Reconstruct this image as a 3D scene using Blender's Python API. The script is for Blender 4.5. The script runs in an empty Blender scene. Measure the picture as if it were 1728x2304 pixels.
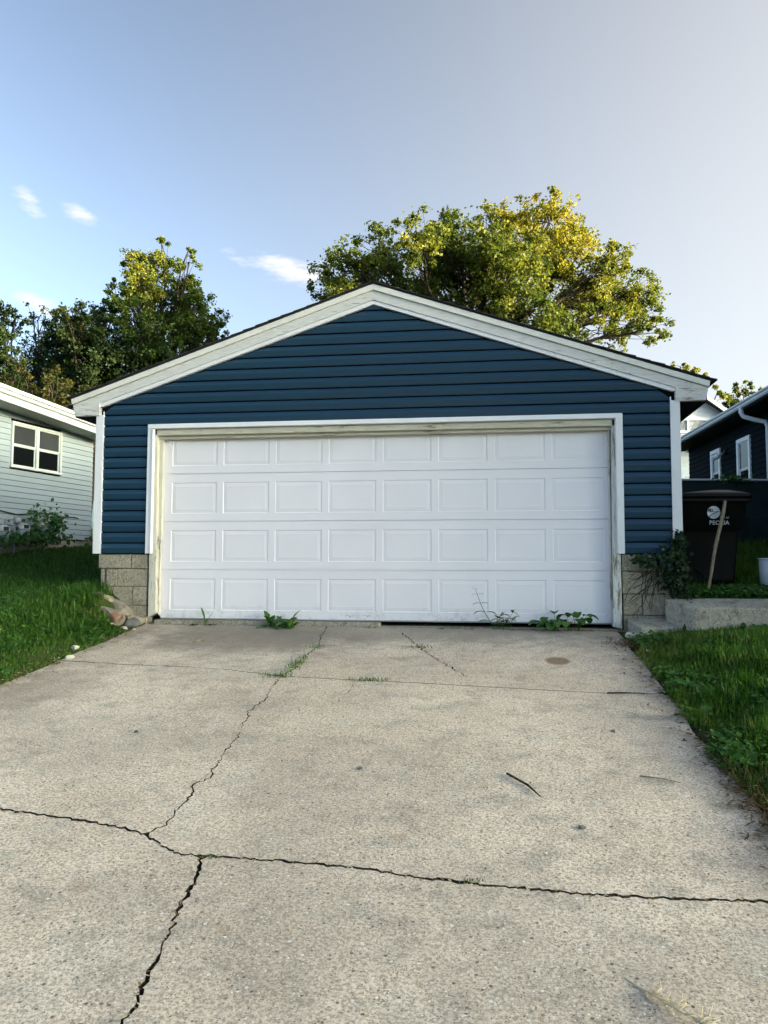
import bpy, bmesh, math, random
import numpy as np
from mathutils import Vector, Matrix, noise as mnoise

SC = bpy.context.scene
COL = SC.collection
R = math.radians
rnd = random.Random(7)
rng = np.random.default_rng(11)

# ------------------------------------------------------------------ camera
CAM = np.array([1.2519, -8.314, 0.5638]); YAW, PITCH, ROLL = 0.1405, 0.0697, 0.0026
fw = Vector((-math.sin(YAW) * math.cos(PITCH), math.cos(YAW) * math.cos(PITCH), math.sin(PITCH)))
r0 = Vector((math.cos(YAW), math.sin(YAW), 0)); u0 = r0.cross(fw)
cr, cs = math.cos(ROLL), math.sin(ROLL)
rt = r0 * cr + u0 * cs; up = u0 * cr - r0 * cs
cd = bpy.data.cameras.new('camera'); cam = bpy.data.objects.new('camera', cd); COL.objects.link(cam)
cd.sensor_fit = 'HORIZONTAL'; cd.sensor_width = 36; cd.lens = 36 * 1784 / 1728
cd.clip_start = 0.05; cd.clip_end = 3000
cam.matrix_world = Matrix(((rt.x, up.x, -fw.x, CAM[0]), (rt.y, up.y, -fw.y, CAM[1]), (rt.z, up.z, -fw.z, CAM[2]), (0, 0, 0, 1)))
SC.camera = cam

# ------------------------------------------------------------------ sky, sun, exposure
SUN_EL = R(5.5); SUN_AZ = R(100)          # azimuth clockwise from +Y (from the garage's depth direction)
EXPOSURE = 1.80
W = bpy.data.worlds.new('World'); SC.world = W; W.use_nodes = True
W.cycles.sampling_method = 'MANUAL'; W.cycles.sample_map_resolution = 512
nt = W.node_tree; nt.nodes.clear()
def wn(t, **k):
    n = nt.nodes.new(t)
    for a, v in k.items(): setattr(n, a, v)
    return n
def wl(a, b): nt.links.new(a, b)
sky = wn('ShaderNodeTexSky', sky_type='NISHITA', sun_disc=False)
sky.sun_elevation = SUN_EL; sky.sun_rotation = SUN_AZ; sky.altitude = 150
sky.air_density = 0.68; sky.dust_density = 4.0; sky.ozone_density = 1.6
hs = wn('ShaderNodeHueSaturation'); hs.inputs['Saturation'].default_value = 0.57
gm = wn('ShaderNodeGamma'); gm.inputs[1].default_value = 1.7; wl(sky.outputs[0], gm.inputs[0]); wb = wn('ShaderNodeMix', data_type='RGBA', blend_type='MULTIPLY'); wb.inputs[0].default_value = 1; wl(gm.outputs[0], wb.inputs[6]); wb.inputs[7].default_value = (.86, 1.055, 1.0, 1); wl(wb.outputs[2], hs.inputs['Color'])
wc = wn('ShaderNodeMix', data_type='RGBA', blend_type='MULTIPLY'); wc.inputs[0].default_value = 1; wl(hs.outputs[0], wc.inputs[6]); wc.inputs[7].default_value = (.92, .995, .985, 1)
bg = wn('ShaderNodeBackground'); bg.inputs['Strength'].default_value = 0.14
# thin evening clouds: soft patches of noise on the sky dome
tc = wn('ShaderNodeTexCoord')
# a broad thin veil of high haze on the sunset side
va, ve = R(58), R(-6); vc = (math.sin(va) * math.cos(ve), math.cos(va) * math.cos(ve), math.sin(ve))
vd = wn('ShaderNodeVectorMath', operation='DOT_PRODUCT'); wl(tc.outputs['Generated'], vd.inputs[0]); vd.inputs[1].default_value = vc
vr_ = wn('ShaderNodeMapRange'); wl(vd.outputs['Value'], vr_.inputs[0]); vr_.inputs[1].default_value = -.10; vr_.inputs[2].default_value = .92
vp = wn('ShaderNodeMath', operation='POWER'); wl(vr_.outputs[0], vp.inputs[0]); vp.inputs[1].default_value = 1.7
vs_ = wn('ShaderNodeMath', operation='MULTIPLY'); wl(vp.outputs[0], vs_.inputs[0]); vs_.inputs[1].default_value = .92
vm = wn('ShaderNodeMix', data_type='RGBA'); wl(vs_.outputs[0], vm.inputs[0]); wl(wc.outputs[2], vm.inputs[6]); vm.inputs[7].default_value = (2.22, 2.14, 2.0, 1)
last = vm.outputs[2]
def m(op, a, b=None, c=None):
    n = wn('ShaderNodeMath', operation=op)
    for i, v in enumerate((a, b, c)):
        if v is None: continue
        if isinstance(v, (int, float)): n.inputs[i].default_value = v
        else: wl(v, n.inputs[i])
    return n.outputs[0]
nz = wn('ShaderNodeTexNoise'); nz.inputs['Scale'].default_value = 34; nz.inputs['Detail'].default_value = 5; nz.inputs['Roughness'].default_value = 0.62
mp = wn('ShaderNodeMapping'); mp.inputs['Scale'].default_value = (.8, .8, 2.6); wl(tc.outputs['Generated'], mp.inputs[0]); wl(mp.outputs[0], nz.inputs[0])
tot = None
for az, el, wa, we, tilt, s in [(-15.0, 20.9, 4.6, 1.3, -.16, 1.0), (-13.6, 20.6, 2.6, .95, 0.0, 1.1), (-19.0, 21.4, 1.8, .7, -.3, .7), (-32.9, 23.3, 1.6, 1.0, -.6, .75), (-29.9, 23.1, 2.2, .7, -.3, .85), (-31.7, 16.9, 2.6, 1.0, -.35, 1.0), (85, 31, 10, 2, .1, .8), (-95, 26, 10, 2, -.2, .9)]:
    a, e = R(az), R(el)
    c = Vector((math.sin(a) * math.cos(e), math.cos(a) * math.cos(e), math.sin(e)))
    rx = Vector((math.cos(a), -math.sin(a), 0)); uy = rx.cross(c)
    rx2 = rx * math.cos(tilt) + uy * math.sin(tilt); uy2 = uy * math.cos(tilt) - rx * math.sin(tilt)
    mq = wn('ShaderNodeMapping', vector_type='TEXTURE'); wl(tc.outputs['Generated'], mq.inputs[0])
    mq.inputs['Location'].default_value = c; mq.inputs['Scale'].default_value = (R(wa), .2, R(we))
    mq.inputs['Rotation'].default_value = Matrix(((rx2.x, c.x, uy2.x), (rx2.y, c.y, uy2.y), (rx2.z, c.z, uy2.z))).to_euler()
    ln = wn('ShaderNodeVectorMath', operation='LENGTH'); wl(mq.outputs[0], ln.inputs[0])
    k = m('MULTIPLY_ADD', ln.outputs['Value'], -s, s)
    tot = k if tot is None else m('MAXIMUM', tot, k)
dn = wn('ShaderNodeMapRange', interpolation_type='SMOOTHSTEP')
wl(m('ADD', tot, m('MULTIPLY', nz.outputs[0], 1.7)), dn.inputs[0]); dn.inputs[1].default_value = 1.02; dn.inputs[2].default_value = 1.95; dn.inputs[4].default_value = .8
dens = m('MULTIPLY', dn.outputs[0], m('GREATER_THAN', tot, 0.0)); 
dens = m('MULTIPLY', dens, m('MINIMUM', m('MULTIPLY', tot, 5.0), 1.0))
cm = wn('ShaderNodeMix', data_type='RGBA'); wl(dens, cm.inputs[0]); wl(last, cm.inputs[6]); cm.inputs[7].default_value = (2.5, 2.42, 2.42, 1)
wl(cm.outputs[2], bg.inputs[0])
wo = wn('ShaderNodeOutputWorld'); wl(bg.outputs[0], wo.inputs[0])

sl = bpy.data.lights.new('sun', 'SUN'); sl.energy = 5.0; sl.angle = R(0.6); sl.color = (1.0, 0.84, 0.58)
sun = bpy.data.objects.new('sun', sl); COL.objects.link(sun)
sd = Vector((math.sin(SUN_AZ) * math.cos(SUN_EL), math.cos(SUN_AZ) * math.cos(SUN_EL), math.sin(SUN_EL)))
sun.rotation_euler = (-sd).to_track_quat('-Z', 'Y').to_euler(); sun.location = sd * 60
SC.view_settings.view_transform = 'Standard'; SC.view_settings.look = 'None'
SC.view_settings.exposure = EXPOSURE; SC.view_settings.gamma = 1; SC.view_settings.use_curve_mapping = False
SC.cycles.max_bounces = 5; SC.cycles.diffuse_bounces = 3; SC.cycles.glossy_bounces = 2; SC.cycles.transmission_bounces = 3; SC.cycles.transparent_max_bounces = 8

# ------------------------------------------------------------------ object helpers
def tag(o, label=None, cat=None, group=None, kind=None):
    if label: o['label'] = label
    if cat: o['category'] = cat
    if group: o['group'] = group
    if kind: o['kind'] = kind
    return o
def empty(name, loc=(0, 0, 0), rz=0.0):
    o = bpy.data.objects.new(name, None); COL.objects.link(o); o.location = loc; o.rotation_euler = (0, 0, rz)
    o.empty_display_size = .2
    return o
def link(name, me, mat=None, parent=None, loc=None):
    o = bpy.data.objects.new(name, me); COL.objects.link(o)
    if mat is not None and not me.materials: me.materials.append(mat)
    if parent is not None: o.parent = parent
    if loc is not None: o.location = loc
    return o
class MB:
    def __init__(s): s.v = []; s.f = []
    def add(s, vs, fs):
        b = len(s.v); s.v += [tuple(p) for p in vs]; s.f += [tuple(i + b for i in q) for q in fs]; return s
    def box(s, x0, x1, y0, y1, z0, z1):
        return s.add([(x0, y0, z0), (x1, y0, z0), (x1, y1, z0), (x0, y1, z0), (x0, y0, z1), (x1, y0, z1), (x1, y1, z1), (x0, y1, z1)],
                     [(0, 3, 2, 1), (4, 5, 6, 7), (0, 1, 5, 4), (1, 2, 6, 5), (2, 3, 7, 6), (3, 0, 4, 7)])
    def prism(s, poly, y0, y1):
        """poly: (x,z) list counter-clockwise seen from -y; from y0 (front) to y1"""
        n = len(poly)
        vs = [(x, y0, z) for x, z in poly] + [(x, y1, z) for x, z in poly]
        fs = [tuple(range(n)), tuple(range(2 * n - 1, n - 1, -1))] + [(i, i + n, (i + 1) % n + n, (i + 1) % n) for i in range(n)]
        return s.add(vs, fs)
    def zprism(s, poly, z0, z1):
        n = len(poly)
        vs = [(x, y, z0) for x, y in poly] + [(x, y, z1) for x, y in poly]
        fs = [tuple(range(n - 1, -1, -1)), tuple(range(n, 2 * n))] + [(i, (i + 1) % n, (i + 1) % n + n, i + n) for i in range(n)]
        return s.add(vs, fs)
    def loft(s, rings, cap=True):
        n = len(rings[0]); vs = [p for r_ in rings for p in r_]; fs = []
        for k in range(len(rings) - 1):
            for i in range(n):
                j = (i + 1) % n
                fs.append((k * n + i, k * n + j, (k + 1) * n + j, (k + 1) * n + i))
        if cap: fs += [tuple(range(n - 1, -1, -1)), tuple(range((len(rings) - 1) * n, len(rings) * n))]
        return s.add(vs, fs)
    def tube(s, pts, rad, n=8, cap=True):
        pts = [Vector(p) for p in pts]; rings = []
        if isinstance(rad, (int, float)): rad = [rad] * len(pts)
        ref = None
        for i, p in enumerate(pts):
            t = (pts[min(i + 1, len(pts) - 1)] - pts[max(i - 1, 0)]).normalized()
            if ref is None: ref = t.orthogonal().normalized()
            ref = (ref - t * ref.dot(t))
            ref = ref.normalized() if ref.length > 1e-5 else t.orthogonal().normalized()
            b = t.cross(ref)
            rings.append([p + (ref * math.cos(2 * math.pi * k / n) + b * math.sin(2 * math.pi * k / n)) * rad[i] for k in range(n)])
        return s.loft(rings, cap)
    def cyl(s, p0, p1, r, n=12): return s.tube([p0, p1], r, n)
    def mesh(s, name, smooth=False):
        me = bpy.data.meshes.new(name); me.from_pydata(s.v, [], s.f); me.update()
        if smooth: me.polygons.foreach_set('use_smooth', [True] * len(me.polygons))
        return me
    def build(s, name, mat, parent=None, smooth=False, bevel=0, loc=None):
        me = s.mesh(name, smooth)
        o = link(name, me, mat, parent, loc)
        if bevel: bev(o, bevel)
        return o
def bev(o, w, seg=1):
    md = o.modifiers.new('bevel', 'BEVEL'); md.width = w; md.segments = seg; md.limit_method = 'ANGLE'; md.angle_limit = R(40)
def bulk(name, verts, faces, mat, parent=None, attr=None, smooth=False):
    """fast mesh from numpy; faces (F,k); attr: per-vertex float 'v'"""
    verts = np.ascontiguousarray(verts, dtype=np.float32); faces = np.ascontiguousarray(faces, dtype=np.int32)
    F, k = faces.shape
    me = bpy.data.meshes.new(name)
    me.vertices.add(len(verts)); me.vertices.foreach_set('co', verts.ravel())
    me.loops.add(F * k); me.loops.foreach_set('vertex_index', faces.ravel())
    me.polygons.add(F); me.polygons.foreach_set('loop_start', np.arange(0, F * k, k, dtype=np.int32))
    if smooth: me.polygons.foreach_set('use_smooth', np.ones(F, dtype=bool))
    me.update(calc_edges=True)
    if attr is not None:
        a = me.attributes.new('v', 'FLOAT', 'POINT'); a.data.foreach_set('value', np.ascontiguousarray(attr, dtype=np.float32))
    return link(name, me, mat, parent)

# ------------------------------------------------------------------ materials
class NT:
    def __init__(s, name):
        s.mat = bpy.data.materials.new(name); s.mat.use_nodes = True; s.t = s.mat.node_tree
        s.b = s.t.nodes['Principled BSDF']; s.out = s.t.nodes['Material Output']
        s.geo = s.n('ShaderNodeNewGeometry'); s.pos = s.geo.outputs['Position']
    def n(s, t, **k):
        q = s.t.nodes.new(t)
        for a, v in k.items(): setattr(q, a, v)
        return q
    def l(s, a, b): s.t.links.new(a, b)
    def set(s, sock, v):
        if isinstance(v, (int, float)): sock.default_value = v
        elif isinstance(v, (tuple, list)): sock.default_value = tuple(v) if len(v) == 4 or sock.type == 'VECTOR' else (*v, 1)
        else: s.l(v, sock)
    def map(s, scale=(1, 1, 1), loc=(0, 0, 0), src=None):
        q = s.n('ShaderNodeMapping'); s.l(src or s.pos, q.inputs[0]); q.inputs['Scale'].default_value = scale; q.inputs['Location'].default_value = loc
        return q.outputs[0]
    def noise(s, scale, detail=4, rough=.55, vec=None):
        q = s.n('ShaderNodeTexNoise'); q.inputs['Scale'].default_value = scale; q.inputs['Detail'].default_value = detail; q.inputs['Roughness'].default_value = rough
        s.l(vec or s.pos, q.inputs[0]); return q.outputs[0]
    def vor(s, scale, feat='F1', vec=None, rand=1.0):
        q = s.n('ShaderNodeTexVoronoi', feature=feat); q.inputs['Scale'].default_value = scale; q.inputs['Randomness'].default_value = rand
        s.l(vec or s.pos, q.inputs[0]); return q
    def m(s, op, a, b=None, c=None, clamp=False):
        q = s.n('ShaderNodeMath', operation=op, use_clamp=clamp)
        for i, v in enumerate((a, b, c)):
            if v is not None: s.set(q.inputs[i], v)
        return q.outputs[0]
    def ss(s, x, a, b):
        q = s.n('ShaderNodeMapRange', interpolation_type='SMOOTHSTEP'); s.l(x, q.inputs[0]); q.inputs[1].default_value = a; q.inputs[2].default_value = b
        return q.outputs[0]
    def mix(s, f, a, b, mode='MIX'):
        q = s.n('ShaderNodeMix', data_type='RGBA', blend_type=mode); s.set(q.inputs[0], f); s.set(q.inputs[6], a); s.set(q.inputs[7], b); return q.outputs[2]
    def ramp(s, f, stops):
        q = s.n('ShaderNodeValToRGB'); s.l(f, q.inputs[0]); e = q.color_ramp.elements
        while len(e) < len(stops): e.new(.5)
        for x, (p, c) in zip(e, stops): x.position = p; x.color = (*c, 1)
        return q.outputs[0]
    def bump(s, h, strength=.3, dist=.01, prev=None):
        q = s.n('ShaderNodeBump'); q.inputs['Strength'].default_value = strength; q.inputs['Distance'].default_value = dist; s.l(h, q.inputs['Height'])
        if prev is not None: s.l(prev, q.inputs['Normal'])
        return q.outputs[0]
    def fin(s, col=None, rough=None, normal=None, spec=None, metal=None):
        if col is not None: s.set(s.b.inputs['Base Color'], col)
        if rough is not None: s.set(s.b.inputs['Roughness'], rough)
        if normal is not None: s.l(normal, s.b.inputs['Normal'])
        if spec is not None: s.set(s.b.inputs['Specular IOR Level'], spec)
        if metal is not None: s.set(s.b.inputs['Metallic'], metal)
        return s.mat
def srgb(*c):
    return tuple((x / 255 / 12.92 if x / 255 <= .04045 else ((x / 255 + .055) / 1.055) ** 2.4) for x in c)
def painted(name, col, var=.12, scale=3, rough=.45, bump=.05, bscale=60, dirt=None, dirt_amt=.3, spec=.4):
    s = NT(name)
    n = s.noise(scale, 5); k = s.ss(n, .3, .75)
    c = s.mix(k, tuple(x * (1 - var) for x in col), tuple(min(1, x * (1 + var * .6)) for x in col))
    if dirt:
        d = s.m('MULTIPLY', s.ss(s.noise(scale * 2.7, 8, .65), .52, .72), dirt_amt)
        c = s.mix(d, c, dirt)
    return s.fin(c, s.m('ADD', s.m('MULTIPLY', n, .2), rough - .1), s.bump(s.noise(bscale, 3), bump, .004), spec)
def peeling(name, amount=.5, paint=(.72, .71, .66), axis='x', wood=(.20, .17, .13)):
    """weathered white paint over grey wood, peeling along the grain"""
    s = NT(name)
    sc = {'x': (1, 4, 9), 'z': (9, 4, 1)}[axis]
    v = s.map(sc)
    big = s.noise(1.1, 3, .5); f = s.noise(5.5, 9, .72, v); g = s.noise(30, 4, .6, v)
    cr = s.m('ADD', s.m('MULTIPLY', f, .75), s.m('MULTIPLY', big, .42))
    th = .74 - .2 * amount
    mask = s.ss(cr, th, th + .035)
    dark = s.ss(cr, th + .07, th + .12)
    pc = s.mix(s.ss(s.noise(8, 6, .6, v), .35, .7), paint, tuple(x * .82 for x in paint))
    wc = s.mix(s.ss(g, .3, .7), wood, tuple(x * 1.9 for x in wood))
    wc = s.mix(s.m('MULTIPLY', dark, .7), wc, (.03, .026, .02))
    c = s.mix(mask, pc, wc)
    h = s.m('ADD', s.m('MULTIPLY', s.m('SUBTRACT', 1.0, mask), 1.0), s.m('MULTIPLY', g, .4))
    return s.fin(c, .7, s.bump(h, .5, .003), .25)
def leafmat(name, stops, trans=.35, rough=.55, tcol=1.25):
    s = NT(name)
    a = s.n('ShaderNodeAttribute', attribute_name='v'); c = s.ramp(a.outputs['Fac'], stops)
    s.fin(c, rough, None, .25)
    t = s.n('ShaderNodeBsdfTranslucent')
    tc_ = s.mix(1.0, c, (tcol, tcol * 1.02, tcol * .75), 'MULTIPLY'); s.l(tc_, t.inputs[0])
    mx = s.n('ShaderNodeMixShader'); mx.inputs[0].default_value = trans
    s.l(s.b.outputs[0], mx.inputs[1]); s.l(t.outputs[0], mx.inputs[2]); s.l(mx.outputs[0], s.out.inputs[0])
    return s.mat

def m_concrete_drive():
    s = NT('driveway concrete')
    x = s.n('ShaderNodeSeparateXYZ'); s.l(s.pos, x.inputs[0]); X, Y = x.outputs[0], x.outputs[1]
    big = s.noise(.8, 6, .62); mid = s.noise(6, 4, .6); sand = s.noise(75, 3, .8)
    base = s.mix(s.ss(big, .3, .7), (.575, .465, .375), (.745, .625, .52))
    base = s.mix(s.m('MULTIPLY', s.ss(mid, .45, .72), .5), base, (.27, .25, .21))
    base = s.mix(s.m('MULTIPLY', s.ss(s.noise(1.7, 5, .7, s.map((1.6, .55, 1), (4, 2, 0))), .52, .7), .45), base, (.66, .60, .52))
    base = s.mix(s.ss(sand, .36, .62), s.mix(1.0, base, (.57, .55, .51), 'MULTIPLY'), s.mix(1.0, base, (1.22, 1.22, 1.2), 'MULTIPLY'))
    base = s.mix(s.m('MULTIPLY', s.ss(s.noise(.55, 7, .68, s.map((1, 1, 1), (7, 3, 0))), .48, .64), .34), base, (.30, .26, .215))
    # exposed aggregate: pebbles of two sizes
    wv = s.noise(25, 2); 
    for sc, thr, lo, hi in ((95, .46, .25, .38), (44, .72, .22, .33)):
        v = s.vor(sc); sep = s.n('ShaderNodeSeparateColor'); s.l(v.outputs['Color'], sep.inputs[0])
        msk = s.m('MULTIPLY', s.m('GREATER_THAN', sep.outputs[0], thr), s.m('SUBTRACT', 1.0, s.ss(v.outputs['Distance'], lo, hi)))
        pc = s.ramp(sep.outputs[1], [(0, (.09, .08, .07)), (.28, (.17, .14, .11)), (.45, (.36, .30, .24)), (.7, (.60, .57, .51)), (1, (.82, .80, .75))])
        base = s.mix(s.m('MULTIPLY', msk, .9), base, pc)
    # pits
    v = s.vor(26); sep = s.n('ShaderNodeSeparateColor'); s.l(v.outputs['Color'], sep.inputs[0])
    pit = s.m('MULTIPLY', s.m('GREATER_THAN', sep.outputs[2], .90), s.m('SUBTRACT', 1.0, s.ss(s.m('ADD', v.outputs['Distance'], s.m('MULTIPLY', wv, .3)), .2, .34)))
    base = s.mix(s.m('MULTIPLY', pit, .75), base, (.075, .065, .055))
    # oil and dirt stains near the door, rust patches, dirty edges
    def ell(cx, cy, rx, ry):
        a = s.m('DIVIDE', s.m('SUBTRACT', X, cx), rx); b = s.m('DIVIDE', s.m('SUBTRACT', Y, cy), ry)
        return s.m('SQRT', s.m('ADD', s.m('MULTIPLY', a, a), s.m('MULTIPLY', b, b)))
    wob = s.m('MULTIPLY', s.m('SUBTRACT', s.noise(3.2, 7, .65), .5), 1.5)
    st = s.m('SUBTRACT', 1.0, s.ss(s.m('ADD', ell(-1.15, -.75, 1.5, .85), s.m('MULTIPLY', wob, .8)), .35, 1.05))
    base = s.mix(s.m('MULTIPLY', st, .72), base, (.19, .155, .125))
    st = s.m('SUBTRACT', 1.0, s.ss(s.m('ADD', ell(.2, -.2, 3.4, .75), s.m('MULTIPLY', wob, .8)), .4, 1.1))
    base = s.mix(s.m('MULTIPLY', st, .62), base, (.24, .205, .17))
    st = s.m('SUBTRACT', 1.0, s.ss(s.m('ADD', ell(-2.15, -2.6, .5, .9), wob), .4, 1.0))
    base = s.mix(s.m('MULTIPLY', st, .35), base, (.20, .17, .14))
    st = s.m('SUBTRACT', 1.0, s.ss(s.m('ADD', ell(1.76, -1.417, .125, .16), s.m('MULTIPLY', wob, .35)), .66, 1.0))
    base = s.mix(s.m('MULTIPLY', st, .85), base, (.20, .125, .07))
    for cx, cy, r_ in ((.83, -4.8, .055), (-.35, -5.35, .05), (.3, -5.55, .03), (-.6, -3.4, .04)):
        st = s.m('SUBTRACT', 1.0, s.ss(s.m('ADD', ell(cx, cy, r_, r_), wob), .3, 1.1))
        base = s.mix(s.m('MULTIPLY', st, .38), base, (.30, .17, .09))
    ed = s.m('MAXIMUM', s.ss(X, 2.0, 2.5), s.ss(s.m('MULTIPLY', X, -1.0), 2.1, 2.6))
    ed = s.m('MULTIPLY', ed, s.ss(s.noise(4, 8, .65), .35, .65))
    base = s.mix(s.m('MULTIPLY', ed, .6), base, (.19, .15, .11))
    return s.fin(base, .88, s.bump(s.noise(75, 3, .8), .6, .006), .2)
def m_concrete(name, a, b, dirt, bump=.5, moss=None):
    s = NT(name)
    c = s.mix(s.ss(s.noise(3, 6), .3, .7), a, b)
    c = s.mix(s.m('MULTIPLY', s.ss(s.noise(7, 8, .68), .5, .68), .7), c, dirt)
    v = s.vor(70); sep = s.n('ShaderNodeSeparateColor'); s.l(v.outputs['Color'], sep.inputs[0])
    c = s.mix(s.m('MULTIPLY', s.m('GREATER_THAN', sep.outputs[0], .8), .45), c, tuple(x * .35 for x in a))
    c = s.mix(s.m('MULTIPLY', s.m('GREATER_THAN', sep.outputs[1], .84), .4), c, tuple(min(1, x * 1.5) for x in b))
    if moss:
        c = s.mix(s.m('MULTIPLY', s.ss(s.noise(2.2, 7, .7), .5, .66), .7), c, moss)
    return s.fin(c, .92, s.bump(s.m('ADD', s.noise(55, 5, .7), s.m('MULTIPLY', s.noise(8, 4), 1.5)), bump, .006), .15)
def m_door():
    s = NT('door white enamel')
    n = s.noise(1.3, 5); v = s.map((3, 3, 14))
    c = s.mix(s.ss(n, .3, .75), (.82, .775, .83), (.86, .815, .87))
    x = s.n('ShaderNodeSeparateXYZ'); s.l(s.pos, x.inputs[0])
    grime = s.m('MULTIPLY', s.m('SUBTRACT', 1.0, s.ss(x.outputs[2], .0, .22)), s.ss(s.noise(14, 8, .7), .45, .7))
    c = s.mix(s.m('MULTIPLY', grime, .5), c, (.42, .40, .36))
    top = s.m('MULTIPLY', s.ss(x.outputs[2], 1.5, 2.1), s.ss(s.noise(2.2, 6), .3, .8))
    c = s.mix(s.m('MULTIPLY', top, .22), c, (.62, .58, .47))
    c = s.mix(s.m('MULTIPLY', s.ss(s.noise(9, 9, .75), .66, .72), .3), c, (.5, .5, .47))
    return s.fin(c, .42, s.bump(s.noise(110, 4, .7, v), .06, .002), .4)
def m_block():
    return m_concrete('concrete block', (.30, .26, .20), (.36, .315, .25), (.20, .165, .12), .7)
def m_wood(name, a, b, axis=(9, 9, 1.2), rough=.75):
    s = NT(name); v = s.map(axis)
    g = s.noise(14, 7, .7, v)
    return s.fin(s.mix(s.ss(g, .3, .7), a, b), rough, s.bump(g, .4, .003), .2)
def m_shingle():
    s = NT('asphalt shingle')
    c = s.mix(s.ss(s.noise(220, 2), .3, .7), (.018, .018, .02), (.055, .052, .05))
    c = s.mix(s.ss(s.noise(5, 3), .4, .7), c, (.03, .028, .027))
    return s.fin(c, .95, s.bump(s.noise(200, 2), .6, .004), .15)
def m_vinyl(name, col, grain=.03, rough=.48, spec=.35):
    s = NT(name); v = s.map((2.5, 20, 45))
    g = s.noise(9, 6, .65, v); big = s.noise(.7, 4)
    rn = s.n('ShaderNodeObjectInfo').outputs['Random']
    k = s.m('ADD', s.m('MULTIPLY', big, .5), s.m('MULTIPLY', rn, .35))
    c = s.mix(k, tuple(x * .84 for x in col), tuple(x * 1.16 for x in col))
    c = s.mix(s.m('MULTIPLY', s.ss(s.noise(2.4, 8, .7, s.map((1, 1, .35))), .52, .8), .22), c, tuple(x * .6 + .02 for x in col))
    return s.fin(c, rough, s.bump(g, grain * 4, .003), spec)
def m_ground():
    s = NT('lawn soil')
    n = s.noise(1.2, 6); f = s.noise(16, 8, .7)
    c = s.mix(s.ss(n, .3, .7), (.030, .050, .012), (.052, .075, .018))
    c = s.mix(s.m('MULTIPLY', s.ss(f, .48, .7), .6), c, (.070, .055, .030))
    return s.fin(c, .95, s.bump(f, .8, .03), .1)
def m_soil():
    s = NT('crack soil'); f = s.noise(40, 7, .7)
    return s.fin(s.mix(s.ss(f, .35, .7), (.018, .015, .011), (.060, .048, .032)), 1, s.bump(f, .8, .01), .1)
def m_rock(name, a, b, c3):
    s = NT(name); n = s.noise(9, 8, .65)
    c = s.mix(s.ss(n, .3, .7), a, b); c = s.mix(s.m('MULTIPLY', s.ss(s.noise(6, 5, .6, s.map(loc=(3, 1, 2))), .52, .62), .85), c, c3)
    return s.fin(c, .9, s.bump(s.noise(40, 7, .7), .6, .008), .2)
def m_glass(name, col=(.03, .035, .035), rough=.06):
    s = NT(name); n = s.noise(1.6, 4)
    return s.fin(s.mix(s.ss(n, .3, .7), col, tuple(x * 1.8 for x in col)), rough, s.bump(s.noise(1.2, 2), .03, .02), .3)
def m_bark():
    s = NT('bark'); v = s.map((14, 14, 3)); g = s.noise(4, 7, .7, v)
    return s.fin(s.mix(s.ss(g, .3, .7), (.022, .017, .012), (.075, .06, .045)), .95, s.bump(g, .8, .03), .1)
MT = {}
MT['drive'] = m_concrete_drive(); MT['door'] = m_door(); MT['block'] = m_block()
MT['mortar'] = m_concrete('mortar', (.15, .13, .10), (.19, .16, .125), (.08, .07, .05))
MT['curb'] = m_concrete('curb concrete', (.36, .32, .26), (.42, .38, .31), (.17, .14, .10), .6)
MT['curbdirty'] = m_concrete('curb concrete side', (.22, .19, .15), (.28, .25, .20), (.08, .07, .05), .8, (.05, .05, .03))
MT['sill'] = m_concrete('sill concrete', (.30, .26, .21), (.38, .34, .28), (.14, .11, .08))
MT['siding'] = m_vinyl('blue vinyl siding', (.0125, .046, .088), .02, .34, .6)
MT['trim'] = painted('white vinyl trim', (.82, .80, .84), .05, 2, .38, .03)
MT['fascia'] = painted('cream fascia strip', (.78, .745, .70), .06, 4, .5, .1, 40, (.45, .42, .36), .3)
MT['rake'] = peeling('weathered rake board', .30, (.69, .67, .66), 'x')
MT['jamb'] = peeling('weathered jamb', .22, (.66, .62, .53), 'z')
MT['jambR'] = peeling('peeling jamb', .75, (.70, .69, .65), 'z')
MT['header'] = peeling('weathered header', .4, (.60, .56, .46), 'x')
MT['soffit'] = painted('dark soffit', (.03, .03, .03), .2, 4, .8); MT['gapblack'] = painted('black lap shadow backing', (.006, .007, .008), .2, 4, .95, .05, 60, None, .3, .05)  # gapblack: shade painted as near-black backing in the slots between siding boards
MT['shingle'] = m_shingle(); MT['ground'] = m_ground(); MT['soil'] = m_soil(); MT['bark'] = m_bark()
MT['black'] = painted('dark rubber', (.012, .012, .012), .3, 20, .75)
MT['glass'] = m_glass('dark window glass'); MT['screen'] = painted('window screen', (.030, .033, .032), .35, 2.2, .35, .1, 200, None, .3, .5)
MT['metal'] = painted('grey metal', (.32, .33, .34), .15, 8, .45)
G_DEEP = [(0, (.015, .042, .006)), (.4, (.036, .104, .010)), (.72, (.070, .165, .016)), (.9, (.14, .20, .032)), (1, (.26, .23, .09))]
MT['grass'] = leafmat('grass blades', G_DEEP, .3, .5, 1.3)
MT['weed'] = leafmat('weed leaves', [(0, (.018, .060, .009)), (.5, (.042, .125, .018)), (.85, (.085, .19, .035)), (1, (.18, .22, .055))], .25, .42)
MT['ivy'] = leafmat('ivy leaves', [(0, (.004, .012, .005)), (.55, (.010, .032, .008)), (.85, (.025, .065, .016)), (.9, (.07, .02, .016)), (1, (.11, .03, .02))], .15, .4)
MT['dry'] = leafmat('dry plant', [(0, (.10, .06, .03)), (.5, (.25, .18, .09)), (1, (.66, .57, .40))], .2, .8)

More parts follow.
